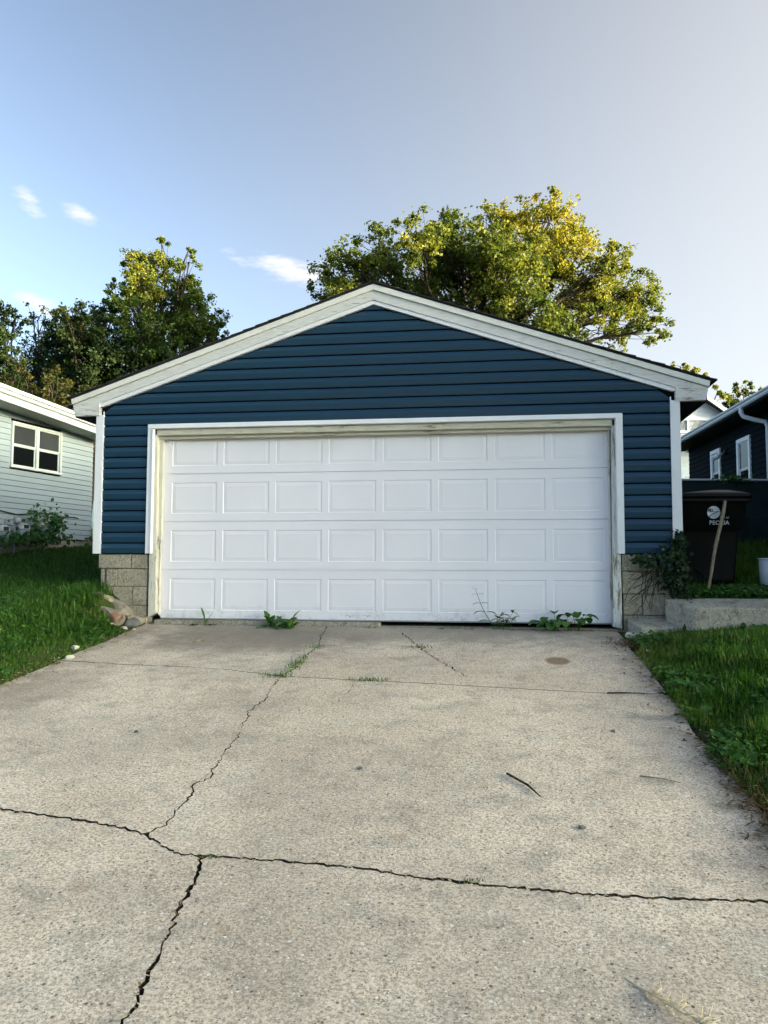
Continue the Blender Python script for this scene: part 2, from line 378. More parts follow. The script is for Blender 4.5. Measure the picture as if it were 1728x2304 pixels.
# ------------------------------------------------------------------ ground
XDL, XDR = -2.55, 2.45
def sm(t): t = np.clip(t, 0, 1); return t * t * (3 - 2 * t)
def drive_z(y): return -.06 + .115 * np.clip(y, -10, 0)
def gz(x, y):
    x = np.asarray(x, float); y = np.asarray(y, float)
    zd = drive_z(y)
    hl = np.interp(y, [-14, -6, -3, -1, 0, 2, 5, 9, 30], [-1.25, -.60, -.20, .12, .30, .52, .88, 1.0, 1.0])
    tl = sm((XDL - x) / np.interp(y, [-1.6, -.2], [1.15, .5]))
    zl = zd + .01 + tl * (hl - zd)
    hr = np.interp(y, [-14, -6, -3, -.9, -.5], [-1.25, -.68, -.30, -.04, -.03])
    tr = sm((x - XDR - .1) / np.interp(y, [-2, -.4], [1.0, .75]))
    zr = zd + .005 + tr * (hr - zd)
    hu = np.interp(y, [-.4, -.1, .5, 2, 6.8, 12, 30], [.20, .25, .36, .5, .95, 1.0, 1.0])
    zr = np.where((y > -.33) & (x > 3.0), hu, zr)
    zr = np.where((y > -.33) & (x <= 3.0), np.minimum(zr, -.08), zr)
    mid = zd - .05
    z = np.where(x < XDL, zl, np.where(x > XDR, zr, mid))
    z = np.where((x > -3.08) & (x < 3.0) & (y > .03) & (y < 6.5), -.10, z)
    z = np.where((x >= XDL) & (x <= XDR) & (y > 6.5), 1.0, z)
    return z
def axis(fine, lo, hi, step, far):
    a = list(np.arange(lo, hi + 1e-6, step)); d = step
    l, h = [], []
    p = lo
    while p > -far: d *= 1.35; p -= d; l.append(p)
    d = step; p = hi
    while p < far: d *= 1.35; p += d; h.append(p)
    return np.array(l[::-1] + a + h)
gx = axis(0, -8, 7, .1, 900); gy = axis(0, -9, 9, .1, 900)
GX, GY = np.meshgrid(gx, gy); GZ = gz(GX, GY)
bumpn = .012 * np.sin(GX * 5.1 + GY * 2.3) + .012 * np.sin(GY * 4.3 - GX * 3.1)
GZ = GZ + np.where((GX < XDL - .15) | (GX > XDR + .15), bumpn, 0)
ny, nx = GX.shape
ii = np.arange(ny * nx).reshape(ny, nx)
gf = np.stack([ii[:-1, :-1], ii[:-1, 1:], ii[1:, 1:], ii[1:, :-1]], -1).reshape(-1, 4)
g = bulk('ground', np.stack([GX, GY, GZ], -1).reshape(-1, 3), gf, MT['ground'], None, None, True); tag(g, kind='structure')
# unseen hill, added on the sun side to keep low sun off the yard
hx = np.linspace(190, 420, 44); hy = np.linspace(-330, 130, 60); HX, HY = np.meshgrid(hx, hy)
HZ = -1.5 + 31.5 * sm((HX - 190) / 60) * sm((130 - HY) / 70) * sm((HY + 330) / 80) * sm((420 - HX) / 80) + .8 * np.sin(HX * .3 + HY * .17) * sm((HX - 215) / 20)
n2 = np.arange(HX.size).reshape(HX.shape)
hf = np.stack([n2[:-1, :-1], n2[:-1, 1:], n2[1:, 1:], n2[1:, :-1]], -1).reshape(-1, 4)
tag(bulk('unseen_shade_hill', np.stack([HX, HY, HZ], -1).reshape(-1, 3), hf, MT['ground'], None, None, True), kind='structure')

# ------------------------------------------------------------------ driveway: slabs parted by real cracks
drv = MB()
drv.add([(XDL - .05, -14, drive_z(-14.) - .018 - .02), (XDR + .05, -14, drive_z(-14.) - .018 - .02), (XDR + .05, -10, drive_z(-10.) - .018), (XDR + .05, 0.02, -.078), (XDL - .05, .02, -.078), (XDL - .05, -10, drive_z(-10.) - .018)], [(0, 1, 2, 5), (5, 2, 3, 4)])
DRIVE = tag(drv.build('driveway', MT['soil']), kind='structure')
crr = random.Random(3)
def jag(pts, step=.028, amp=.011):
    out = []
    for (a, b) in zip(pts[:-1], pts[1:]):
        L = math.dist(a, b); n = max(1, int(L / step))
        for i in range(n):
            t = i / n; j = 0 if (i == 0 and not out) else 1
            out.append((a[0] + (b[0] - a[0]) * t + j * crr.uniform(-amp, amp), a[1] + (b[1] - a[1]) * t + j * crr.uniform(-amp, amp)))
    out.append(pts[-1]); return out
AJ = (-.45, -2.11); CJ = (-.289, -4.895); DJ = (.02, -5.043)
A_l = jag([(XDL, -1.74), (-1.812, -1.856), (-1.41, -1.87), (-.916, -1.951), AJ], .03, .010)
A_r = jag([AJ, (.129, -2.174), (.516, -2.206), (1.126, -2.281), (2.025, -2.39), (XDR, -2.36)], .03, .006)
B_u = jag([(-.52, -.03), (-.477, -.54), (-.40, -.95), (-.418, -1.376), (-.40, -1.8), AJ], .03, .016)
B_l = jag([AJ, (-.43, -2.42), (-.386, -2.773), (-.414, -3.043), (-.367, -3.282), (-.311, -3.582), (-.30, -3.889), (-.256, -4.218), (-.308, -4.343), (-.264, -4.424), (-.261, -4.506), (-.264, -4.661), (-.246, -4.755), CJ], .022, .012)
C_l = jag([(XDL, -4.58), (-1.122, -4.703), (-.669, -4.778), (-.398, -4.841), CJ], .02, .008)
C_m = jag([CJ, (-.138, -5.005), (-.084, -5.039), DJ], .018, .008)
C_r = jag([DJ, (.343, -5.049), (.737, -5.079), (.867, -5.11), (1.13, -5.139), (1.546, -5.173), (1.804, -5.169), (2.228, -5.151), (XDR, -5.14)], .018, .008)
D_ = jag([DJ, (.062, -5.173), (.08, -5.258), (.081, -5.435), (.115, -5.574), (.134, -5.727), (.146, -5.82), (.149, -5.875), (.171, -5.966), (.165, -6.052), (.2, -6.5), (.26, -7.3), (.2, -8.2), (.28, -14)], .018, .010)
E_ = jag([(.311, -.327), (.466, -.743), (.633, -1.204), (.859, -1.68), (1.017, -2.0)], .03, .016)
def wfun(seed, lo, hi):
    def f(p):
        t = mnoise.noise(Vector((p[0] * 6 + seed, p[1] * 6, seed * 3.1))) * .5 + .5
        t2 = mnoise.noise(Vector((p[0] * 25 + seed, p[1] * 25, seed)))
        return max(.0004, lo + (hi - lo) * max(0, t - .15) * 1.2 + t2 * (hi - lo) * .55)
    return f
def off(pts, w, axis_, sgn):
    o = []
    for p in pts:
        d = w(p) / 2 * sgn
        o.append((p[0] + d, p[1]) if axis_ == 'x' else (p[0], p[1] + d))
    return o
wA1, wA2, wB1, wB2, wC, wD, wE = wfun(1, .001, .016), wfun(2, .0001, .005), wfun(3, .002, .015), wfun(4, .002, .013), wfun(5, .002, .019), wfun(6, .004, .024), wfun(7, .005, .020)
wCr = wfun(8, .0005, .017)
def edge(x, y0, y1, seed):
    n = int(abs(y1 - y0) / .06) + 1
    return [(x + .035 * mnoise.noise(Vector((seed, (y0 + (y1 - y0) * i / n) * 1.7, 0))) + .012 * mnoise.noise(Vector((seed, (y0 + (y1 - y0) * i / n) * 11, 0))), y0 + (y1 - y0) * i / n) for i in range(n + 1)]
YT = -.03
slabs = []
# far left
slabs.append(edge(XDL, YT, A_l[0][1] + .01, 1)[:-1] + off(A_l[:-1], wA1, 'y', 1) + list(reversed(off(B_u[:-1], wB1, 'x', -1))))
# far right, with the slanting hairline crack let in as a slit
s2 = off(B_u[:-1], wB1, 'x', 1) + off(A_r[1:], wA2, 'y', 1)[:-1] + list(reversed(edge(XDR, YT, A_r[-1][1] + .01, 2)))
slabs.append(s2)
slabs.append(edge(XDL, A_l[0][1], C_l[0][1], 3)[1:-1] + off(C_l[:-1], wC, 'y', 1) + list(reversed(off(B_l[1:-1], wB2, 'x', -1))) + list(reversed(off(A_l[:-1], wA1, 'y', -1))))
slabs.append(off(B_l[1:-1], wB2, 'x', 1) + off(C_m[1:], wC, 'y', 1) + off(C_r[1:], wCr, 'y', 1)[:-1] + list(reversed(edge(XDR, A_r[-1][1], C_r[-1][1], 4)))[1:-1] + list(reversed(off(A_r[1:], wA2, 'y', -1)))[1:])
slabs.append(edge(XDL, C_l[0][1], -14, 5)[1:] + list(reversed(off(D_[1:], wD, 'x', -1))) + list(reversed(off(C_m[:-1], wC, 'y', -1))) + list(reversed(off(C_l[:-1], wC, 'y', -1))))
slabs.append(off(D_[1:], wD, 'x', 1) + list(reversed(edge(XDR, C_r[-1][1], -14, 6)))[:-1] + list(reversed(off(C_r[1:], wCr, 'y', -1)))[1:])
def slab_mesh(poly, dz):
    bm = bmesh.new()
    vs = [bm.verts.new((x, y, float(drive_z(y)) + dz)) for x, y in poly]
    es = [bm.edges.new((vs[i], vs[(i + 1) % len(vs)])) for i in range(len(vs))]
    bmesh.ops.triangle_fill(bm, use_beauty=True, use_dissolve=False, edges=es)
    for f in bm.faces:
        if f.normal.z < 0: f.normal_flip()
    lo = [bm.verts.new((v.co.x, v.co.y, v.co.z - .09)) for v in vs]
    for i in range(len(vs)):
        j = (i + 1) % len(vs); bm.faces.new((vs[i], vs[j], lo[j], lo[i])).material_index = 1
    me = bpy.data.meshes.new('concrete_slab'); bm.to_mesh(me); bm.free(); return me
for i, (p, dz) in enumerate(zip(slabs, (.003, .003, .002, .001, -.003, -.004))):
    link('concrete_slab', slab_mesh(p, dz), MT['drive'], DRIVE).data.materials.append(MT['soil'])
# slanting hairline crack: a shallow ragged trench of dirt standing 1 mm in the surface
def crackfill(pts, w, z=.0038, name='crack_dirt'):
    mb = MB()
    L = [(p[0] - w(p) / 2, p[1]) for p in pts]; Rr = [(p[0] + w(p) / 2, p[1]) for p in pts]
    for i in range(len(pts) - 1):
        q = [L[i], Rr[i], Rr[i + 1], L[i + 1]]
        if crr.random() < .12: continue
        mb.add([(x, y, float(drive_z(y)) + z) for x, y in q], [(3, 2, 1, 0)])
    return mb.build(name, MT['soil'], DRIVE)
crackfill(E_, wE)
crackfill(jag([(.17, -2.2), (.19, -2.45), (.14, -2.75), (.05, -3.0)], .03, .02), wfun(9, .001, .009), .0018)
crackfill(jag([(.62, -1.25), (.80, -1.48), (.84, -1.64)], .03, .012), wfun(10, .001, .006))

# ------------------------------------------------------------------ siding helper (wall in the local plane y=0, facing -y)
def board(parent, mat, xa0, xb0, xa1, xb1, z, h, prof, name='siding_board'):
    """one course; xa/xb at the bottom and at the top (for raking ends); prof: list of (dy, t)"""
    mb = MB(); rows = []
    for dy, t in prof:
        xa = xa0 + (xa1 - xa0) * t; xb = xb0 + (xb1 - xb0) * t
        rows.append(((xa, dy, z + h * t), (xb, dy, z + h * t)))
    vs = [p for r_ in rows for p in r_]; n = len(rows)
    fs = [(2 * i, 2 * i + 1, 2 * i + 3, 2 * i + 2) for i in range(n - 1)]
    # back face and ends
    k = len(vs); vs += [(xa0, 0, z), (xb0, 0, z), (xa1, 0, z + h), (xb1, 0, z + h)]
    fs += [(k, k + 1, 1, 0), (2 * n - 2, 2 * n - 1, k + 3, k + 2), (k + 1, k, k + 2, k + 3)]
    fs += [tuple([k] + [2 * i for i in range(n)] + [k + 2]), tuple([k + 3] + [2 * i + 1 for i in range(n - 1, -1, -1)] + [k + 1])]
    mb.add(vs, fs)
    return mb.build(name, mat, parent)
DUTCH = [(-.023, 0), (-.026, .05), (-.0375, .56), (-.0365, .60), (-.0105, 1.0)]
LAP = [(-.016, 0), (-.0165, .04), (-.004, 1.0)]
def wall_courses(parent, mat, z0, pitch, spans, n, prof=DUTCH, gap=.012):
    """spans(za, zb) -> list of (xa0, xb0, xa1, xb1) for a course"""
    for i in range(n):
        za = z0 + i * pitch
        for sp in spans(za, za + pitch): board(parent, mat, *sp, za, pitch - gap, prof)

# ------------------------------------------------------------------ garage
GAR = tag(empty('garage'), 'white-trimmed blue-sided gable garage with wide white overhead door', 'garage')
GC = -.04; SL = .338; GXL, GXR = -3.185, 3.105; TW = .085; DEEP = 6.6
JB = 3.392      # lower edge of the raking channel at the ridge
def rake(z, top=JB): return (top - z) / SL
CAL, CAR, CAT = -2.572, 2.540, 2.144       # outside of the door casing
P = .1195; Z0 = .712
def gspans(za, zb):
    out = []
    hw0, hw1 = rake(za, JB - .012), rake(zb, JB - .012)
    xl0, xr0 = max(GXL + TW - .01, GC - hw0), min(GXR - TW + .01, GC + hw0)
    xl1, xr1 = max(GXL + TW - .01, GC - max(hw1, .01)), min(GXR - TW + .01, GC + max(hw1, .01))
    if za < CAT - .03: return [(xl0, CAL + .02, xl1, CAL + .02), (CAR - .02, xr0, CAR - .02, xr1)]
    return [(xl0, xr0, xl1, xr1)] if hw0 > .06 else []
wall_courses(GAR, MT['siding'], Z0, P, gspans, 23)
# sheathing blackened to deepen the shadow gaps between boards; sides and back
sh = MB()
sh.prism([(GXL + .03, .70), (CAL + .03, .70), (CAL + .03, CAT - .03), (CAR - .03, CAT - .03), (CAR - .03, .70), (GXR - .03, .70), (GXR - .03, 2.36), (GC, JB), (GXL + .03, 2.36)], .002, .05)
sh.build('sheathing', MT['gapblack'], GAR)
for xs, sgn in ((GXL + .03, -1), (GXR - .03, 1)):
    mb = MB()
    for i in range(14):
        za = Z0 + i * P; zb = min(za + P, 2.33)
        mb.add([(xs + sgn * .02, .05, za), (xs + sgn * .02, DEEP, za), (xs, DEEP, zb), (xs, .05, zb), (xs, .05, za), (xs, DEEP, za)], [(0, 1, 2, 3) if sgn > 0 else (3, 2, 1, 0), (4, 5, 1, 0) if sgn > 0 else (0, 1, 5, 4)])
    mb.box(min(xs, xs - sgn * .05), max(xs, xs - sgn * .05), .05, DEEP, .7, 2.33)
    mb.build('side_wall', MT['siding'], GAR)
    MB().box(min(xs + sgn * .0, xs - sgn * .2), max(xs, xs - sgn * .2), .21, DEEP, -.2, .70).build('side_foundation', MT['block'], GAR)
MB().prism([(GXL + .03, -.2), (GXR - .03, -.2), (GXR - .03, 2.36), (GC, JB), (GXL + .03, 2.36)], DEEP, DEEP + .1).build('back_wall', MT['siding'], GAR)
MB().box(-3.0, 2.95, .05, DEEP, -.2, -.055).build('floor_slab', MT['sill'], GAR)
# corner boards
MB().box(GXL, GXL + TW, -.044, .06, .707, 2.262).box(GXL + TW + .0002, GXL + TW + .013, -.0445, -.0385, .709, 2.30).build('corner_board', MT['trim'], GAR, bevel=.004)
MB().box(GXR - TW, GXR, -.044, .06, .707, 2.262).box(GXR - TW - .013, GXR - TW - .0002, -.0445, -.0385, .709, 2.30).build('corner_board', MT['trim'], GAR, bevel=.004)
# rake trim, each side: channel, weathered board with level return, upper strip, shingle edge
XE = 3.425
for sg in (-1, 1):
    def poly(pts):
        q = [(GC + sg * x, z) for x, z in pts]
        return q if sg > 0 else q[::-1]
    mx = 3.064
    MB().prism(poly([(0, JB), (mx, JB - SL * mx), (mx + .075, JB - SL * (mx + .0) ), (mx + .075, JB + .046 - SL * (mx + .075)), (0, JB + .046)][::1]), -.047, .0).build('raking_channel', MT['trim'], GAR, bevel=.003)
    zt = JB + .046
    MB().prism(poly([(0, zt), (3.10, zt - SL * 3.10), (3.10, 2.252), (XE - .03, 2.252), (XE - .005, zt + .1 - SL * XE), (0, zt + .105)]), -.058, .0).build('rake_board', MT['rake'], GAR, bevel=.002)
    zs = zt + .105
    MB().prism(poly([(0, zs), (XE, zs - SL * XE), (XE + .012, zs + .06 - SL * (XE + .012)), (0, zs + .064)]), -.078, .0).build('fascia_strip', MT['fascia'], GAR, bevel=.003)
    # roof: deck with shingle tabs
    zr = zs + .066
    dk = MB().prism(poly([(0, zr), (XE + .03, zr - SL * (XE + .03)), (XE + .03, zr + .012 - SL * (XE + .03)), (0, zr + .014)]), -.074, DEEP + .25)
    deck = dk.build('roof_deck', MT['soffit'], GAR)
    mb = MB(); L = XE + .055
    q = 0.0; k = 0
    while q < L:
        q1 = min(q + .142, L)
        yj = 0.0
        y0 = -.092 + rnd.uniform(-.006, .006)
        y = y0; first = True
        while y < DEEP + .26:
            wd = .30 * rnd.uniform(.6, 1) if first else .305
            first = False
            y1 = min(y + wd, DEEP + .27)
            th = rnd.uniform(.011, .019)
            xa, xb = GC + sg * q, GC + sg * (q1 + .02)
            za, zb = zr + .016 - SL * q, zr + .016 - SL * (q1 + .02)
            vs = [(xa, y, za), (xa, y1 - .006, za), (xb, y1 - .006, zb), (xb, y, zb)]
            vs += [(a, b, c + (.006 if i in (0, 1) else th)) for i, (a, b, c) in enumerate(vs)]
            mb.add(vs, [(4, 7, 6, 5), (0, 3, 7, 4), (2, 1, 5, 6), (3, 2, 6, 7), (0, 1, 2, 3)])
            y = y1
        q = q1; k += 1
    tag(mb.build('shingles', MT['shingle'], GAR), kind='stuff')
    # eave: underside and the far fascia
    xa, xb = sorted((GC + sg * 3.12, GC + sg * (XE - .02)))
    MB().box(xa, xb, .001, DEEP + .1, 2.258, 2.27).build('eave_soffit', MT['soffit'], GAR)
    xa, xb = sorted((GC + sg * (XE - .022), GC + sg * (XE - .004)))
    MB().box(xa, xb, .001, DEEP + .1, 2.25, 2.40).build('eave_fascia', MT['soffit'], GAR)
# door casing (bright white) and wooden frame behind it
cw = .075
for x0, x1 in ((CAL, CAL + cw), (CAR - cw, CAR)):
    o = MB().box(x0, x1, -.044, -.004, .707, CAT - .0555).build('door_casing', MT['trim'], GAR, bevel=.004)
    inner = (x1 - .022, x1 - .004) if x0 < 0 else (x0 + .004, x0 + .022)
    MB().box(inner[0], inner[1], -.053, -.0435, .709, CAT - .06).build('casing_bead', MT['trim'], o, bevel=.003)
o = MB().box(CAL, CAR, -.044, -.004, CAT - .055, CAT).build('door_casing', MT['trim'], GAR, bevel=.004)
MB().box(CAL + .06, CAR - .06, -.053, -.0435, CAT - .052, CAT - .034).build('casing_bead', MT['trim'], o, bevel=.003)
# left jamb: slightly out of true board, broken off near the ground
mb = MB(); mb.add([(-2.535, -.012, .01), (-2.45, -.012, .055), (-2.47, -.012, 2.09), (-2.54, -.012, 2.09), (-2.535, .12, .01), (-2.45, .12, .055), (-2.47, .12, 2.09), (-2.54, .12, 2.09)],
                  [(0, 1, 2, 3), (5, 4, 7, 6), (1, 5, 6, 2), (4, 0, 3, 7), (3, 2, 6, 7), (4, 5, 1, 0)])
mb.build('door_jamb', MT['jamb'], GAR, bevel=.004)
MB().box(-2.4695, -2.425, .045, .098, .86, 2.05).build('door_stop', MT['jamb'], GAR, bevel=.003)
MB().box(-2.4495, -2.438, .06, .098, .03, .855).build('door_stop', MT['jamb'], GAR, bevel=.003)
hk = MB(); hk.tube([(-2.455, .03, .90), (-2.45, .022, .87), (-2.435, .02, .85), (-2.42, .024, .86), (-2.425, .03, .83), (-2.44, .034, .79), (-2.436, .03, .76)], .007, 6); hk.build('hook_latch', MT['metal'], GAR, True)
# right jamb: badly peeling
mb = MB(); mb.add([(2.418, -.012, -.03), (2.505, -.012, -.05), (2.50, -.012, 2.09), (2.435, -.012, 2.09), (2.418, .12, -.03), (2.505, .12, -.05), (2.50, .12, 2.09), (2.435, .12, 2.09)],
                  [(0, 1, 2, 3), (5, 4, 7, 6), (1, 5, 6, 2), (4, 0, 3, 7), (3, 2, 6, 7), (4, 5, 1, 0)])
mb.build('door_jamb', MT['jambR'], GAR, bevel=.004)
MB().box(2.405, 2.4175, .05, .098, .02, 2.05).build('door_stop', MT['jambR'], GAR, bevel=.002)
# header: stepped boards
MB().box(-2.5, 2.466, -.012, .125, 2.02, 2.088).build('door_header', MT['header'], GAR, bevel=.004)
MB().box(-2.468, 2.434, .03, .098, 1.985, 2.0195).build('header_stop', MT['header'], GAR, bevel=.003)
# overhead door: four sections of eight raised panels
YD = .10; DH = .5335
pw, ph = .522, .345; pit = .596; px0 = -2.415 + .08
cx = [px0 + pw / 2 + pit * i for i in range(8)]
def panel_mesh():
    mb = MB(); rings = []
    for ins, dy in ((0, 0), (.004, .0055), (.009, .0068), (.050, .0024), (.0535, .0032), (.058, .0032)):
        a, b = pw / 2 - ins, ph / 2 - ins
        rings.append([(-a, dy, -b), (a, dy, -b), (a, dy, b), (-a, dy, b)])
    mb.loft(rings, False); n = len(mb.v); mb.f.append((n - 4, n - 3, n - 2, n - 1))
    return mb.mesh('door_panel')
PM = panel_mesh(); PM.materials.append(MT['door'])
for r_ in range(4):
    z0, z1 = r_ * DH + .003, (r_ + 1) * DH - .003
    if r_ == 3: z1 = 2.11
    zc = (r_ + .5) * DH - .005
    xs = [-2.44] + [v for c in cx for v in (c - pw / 2, c + pw / 2)] + [2.44]
    zs_ = [z0, zc - ph / 2, zc + ph / 2, z1]
    mb = MB(); ids = {}
    yt = lambda z: YD
    for j in range(3):
        for i in range(len(xs) - 1):
            if j == 1 and i % 2 == 1: continue
            mb.add([(xs[i], YD, zs_[j]), (xs[i + 1], YD, zs_[j]), (xs[i + 1], YD, zs_[j + 1]), (xs[i], YD, zs_[j + 1])], [(0, 1, 2, 3)])
    # rolled edges between the sections and the back
    mb.add([(-2.44, YD, z0), (2.44, YD, z0), (2.44, YD + .014, z0 - .0), (-2.44, YD + .014, z0), (-2.44, YD, z1), (2.44, YD, z1), (2.44, YD + .014, z1), (-2.44, YD + .014, z1)], [(3, 2, 1, 0), (4, 5, 6, 7)])
    mb.add([(-2.44, YD + .04, z0 - .003), (2.44, YD + .04, z0 - .003), (2.44, YD + .04, z1 + .003), (-2.44, YD + .04, z1 + .003)], [(3, 2, 1, 0)])
    mb.add([(-2.44, YD + .014, z0 - .003), (2.44, YD + .014, z0 - .003), (2.44, YD + .014, z1 + .003), (-2.44, YD + .014, z1 + .003)], [(0, 1, 2, 3)])
    sec = mb.build('door_section', MT['door'], GAR)
    for c in cx: link('door_panel', PM, None, sec, (c, YD, zc))
MB().box(-2.44, 2.44, YD - .006, YD + .03, -.012, .0025).build('bottom_seal', MT['metal'], GAR, bevel=.003)
# two scratched scribbles low on the door
for cx_, cz_ in ((-.31, .04), (-.12, .045)):
    mb = MB(); mb.tube([(cx_ - .05, YD - .001, cz_), (cx_ - .02, YD - .001, cz_ + .012), (cx_ + .01, YD - .001, cz_ - .004), (cx_ + .045, YD - .001, cz_ + .006)], .0016, 4)
    mb.tube([(cx_ + .02, YD - .001, cz_ + .016), (cx_ - .005, YD - .001, cz_ - .018)], .0014, 4)
    mb.build('door_scratch', MT['black'], GAR)
# concrete sill under the left half of the door
mb = MB(); pts = [(-2.46, .06)] + [(x, -.012 + .006 * math.sin(x * 9)) for x in np.linspace(-2.46, .02, 22)] + [(.045, .02), (.03, .06)]
mb.zprism(pts, -.075, -.014); mb.build('door_sill', MT['sill'], GAR)
# block foundation either side of the door
def block(x0, x1, z0, z1, y=0.0, mat='block'):
    mb = MB(); j = lambda a=.004: rnd.uniform(-a, a)
    d = .19
    vs = [(x0 + j(), y + j(), z0 + j(.002)), (x1 + j(), y + j(), z0 + j(.002)), (x1 + j(), y + d, z0), (x0 + j(), y + d, z0), (x0 + j(), y + j(), z1 + j(.002)), (x1 + j(), y + j(), z1 + j(.002)), (x1, y + d, z1), (x0, y + d, z1)]
    mb.add(vs, [(0, 3, 2, 1), (4, 5, 6, 7), (0, 1, 5, 4), (1, 2, 6, 5), (2, 3, 7, 6), (3, 0, 4, 7)])
    return mb.build('concrete_block', MT[mat], GAR, bevel=.005)
for b in ((-3.132, -2.748, .546, .70), (-2.741, -2.56, .546, .70), (-3.105, -3.062, .348, .538, .006), (-3.035, -2.912, .348, .538), (-2.905, -2.56, .348, .538, .003),
          (-3.12, -2.725, .142, .341, .002), (-2.718, -2.56, .142, .341), (-3.14, -2.86, -.09, .135, .004), (-2.853, -2.56, -.09, .135, .006),
          (2.513, 2.90, .535, .70), (2.908, 3.09, .535, .70, .004), (2.515, 2.858, .305, .527, .003), (2.874, 3.09, .305, .527, .006), (2.52, 2.70, .092, .297, .004), (2.712, 3.09, .092, .297), (2.525, 2.93, -.13, .083, .006), (2.938, 3.09, -.13, .083, .004)):
    block(*b)
MB().box(-3.09, -2.565, .014, .18, -.15, .705).build('mortar', MT['mortar'], GAR)
MB().box(2.52, 3.08, .016, .18, -.15, .705).build('mortar', MT['mortar'], GAR)

# ------------------------------------------------------------------ generic house pieces
def window(parent, x0, x1, z0, z1, cols=1, rows=2, fw_=.06, mat='trim', depth=.05, glass='glass', name='window'):
    """casing proud of the wall, recessed sashes and panes; rows = sashes in height"""
    mb = MB(); o = .02
    mb.box(x0, x1, -.045, .02, z1 - fw_, z1).box(x0 - .02, x1 + .02, -.06, .02, z0, z0 + fw_)
    mb.box(x0, x0 + fw_, -.045, .02, z0 + fw_, z1 - fw_).box(x1 - fw_, x1, -.045, .02, z0 + fw_, z1 - fw_)
    w = mb.build(name, MT[mat], parent, bevel=.004)
    ix0, ix1, iz0, iz1 = x0 + fw_, x1 - fw_, z0 + fw_, z1 - fw_
    cwid = (ix1 - ix0) / cols; sw = .022
    for c in range(cols):
        a, b = ix0 + c * cwid, ix0 + (c + 1) * cwid
        if c: MB().box(a - .03, a + .03, -.04, .02, iz0, iz1).build('mullion', MT[mat], w)
        a += .03 if c else 0; b -= .03 if c < cols - 1 else 0
        for r_ in range(rows):
            h = (iz1 - iz0) / rows; zz0, zz1 = iz0 + r_ * h, iz0 + (r_ + 1) * h
            yy = -.006 if r_ == 0 else -.02
            mb = MB().box(a, b, yy, yy + .025, zz1 - sw, zz1).box(a, b, yy, yy + .025, zz0, zz0 + sw).box(a, a + sw, yy, yy + .025, zz0 + sw, zz1 - sw).box(b - sw, b, yy, yy + .025, zz0 + sw, zz1 - sw)
            mb.build('sash', MT[mat], w)
            MB().box(a + sw, b - sw, yy + .008, yy + .014, zz0 + sw, zz1 - sw).build('pane', MT[glass], w)
    return w
def openspans(x0, x1, ops):
    def f(za, zb):
        segs = [(x0, x1)]
        for ox0, ox1, oz0, oz1 in ops:
            if zb > oz0 + .005 and za < oz1 - .005:
                ns = []
                for a, b in segs:
                    if ox0 > a: ns.append((a, min(b, ox0)))
                    if ox1 < b: ns.append((max(a, ox1), b))
                segs = [q for q in ns if q[1] - q[0] > .01]
        return [(a, b, a, b) for a, b in segs]
    return f

# ------------------------------------------------------------------ pale green house on the left
MT['mint'] = m_vinyl('pale green siding', (.38, .43, .455)); MT['cream'] = painted('cream house trim', (.70, .71, .68), .08, 3, .5)
MT['tan'] = m_concrete('tan foundation', (.42, .35, .26), (.48, .41, .31), (.26, .2, .14), .4)
MT['soffitgrey'] = painted('grey green soffit', (.30, .33, .29), .1, 2, .6)
MT['roofgrey'] = m_shingle()
LH = tag(empty('green_house', (-6.6, 4.73, 0), math.atan2(.989, .15)), 'pale green sided house with twin window left of the garage', 'house')
win = (-.97, .26, 2.21, 2.985)
wall_courses(LH, MT['mint'], 1.06, .094, openspans(-5.0, 1.18, [win]), 24, LAP, .006)
MB().box(-5.0, 1.18, .001, .12, 1.05, 3.42).build('wall_sheathing', MT['gapblack'], LH)
MB().box(-4.98, 1.15, .02, .2, .3, 1.05).build('foundation', MT['tan'], LH)
MB().box(1.05, 1.18, .12, 6.0, .3, 3.3).build('end_wall', MT['mint'], LH)
window(LH, *win, cols=2, rows=2, fw_=.038, mat='cream', glass='screen')
# low-pitched roof edge with soffit, two-step fascia, falling gently away
def ez(x): return 3.10 - .064 * (x + .54)
OV = -.45
def slopebox(mb, x0, x1, y0, y1, dz0, dz1):
    mb.add([(x0, y0, ez(x0) + dz0), (x1, y0, ez(x1) + dz0), (x1, y1, ez(x1) + dz0), (x0, y1, ez(x0) + dz0), (x0, y0, ez(x0) + dz1), (x1, y0, ez(x1) + dz1), (x1, y1, ez(x1) + dz1), (x0, y1, ez(x0) + dz1)],
           [(0, 3, 2, 1), (4, 5, 6, 7), (0, 1, 5, 4), (1, 2, 6, 5), (2, 3, 7, 6), (3, 0, 4, 7)]); return mb
rf = slopebox(MB(), -5.3, 1.55, OV + .03, 8, .235, .26).build('roof', MT['roofgrey'], LH)
slopebox(MB(), -5.2, 1.5, OV + .021, .0, .002, .02).build('soffit', MT['soffitgrey'], LH)
slopebox(MB(), -5.2, 1.5, OV, OV + .02, 0, .105).build('fascia', MT['cream'], LH, bevel=.003)
slopebox(MB(), -5.25, 1.52, OV - .05, OV + .02, .108, .165).build('fascia_moulding', MT['cream'], LH, bevel=.008)
slopebox(MB(), -5.25, 1.53, OV - .075, OV + .02, .168, .233).build('gutter_lip', MT['cream'], LH, bevel=.008)
# wires along the wall
MB().tube([(-2.2, -.03, 1.50), (-1.2, -.03, 1.475), (-.8, -.03, 1.43), (-.1, -.035, 1.50), (.3, -.03, 1.46), (.62, -.03, 1.47), (.78, -.03, 1.46)], .009, 6).build('wall_cable', MT['black'], LH)
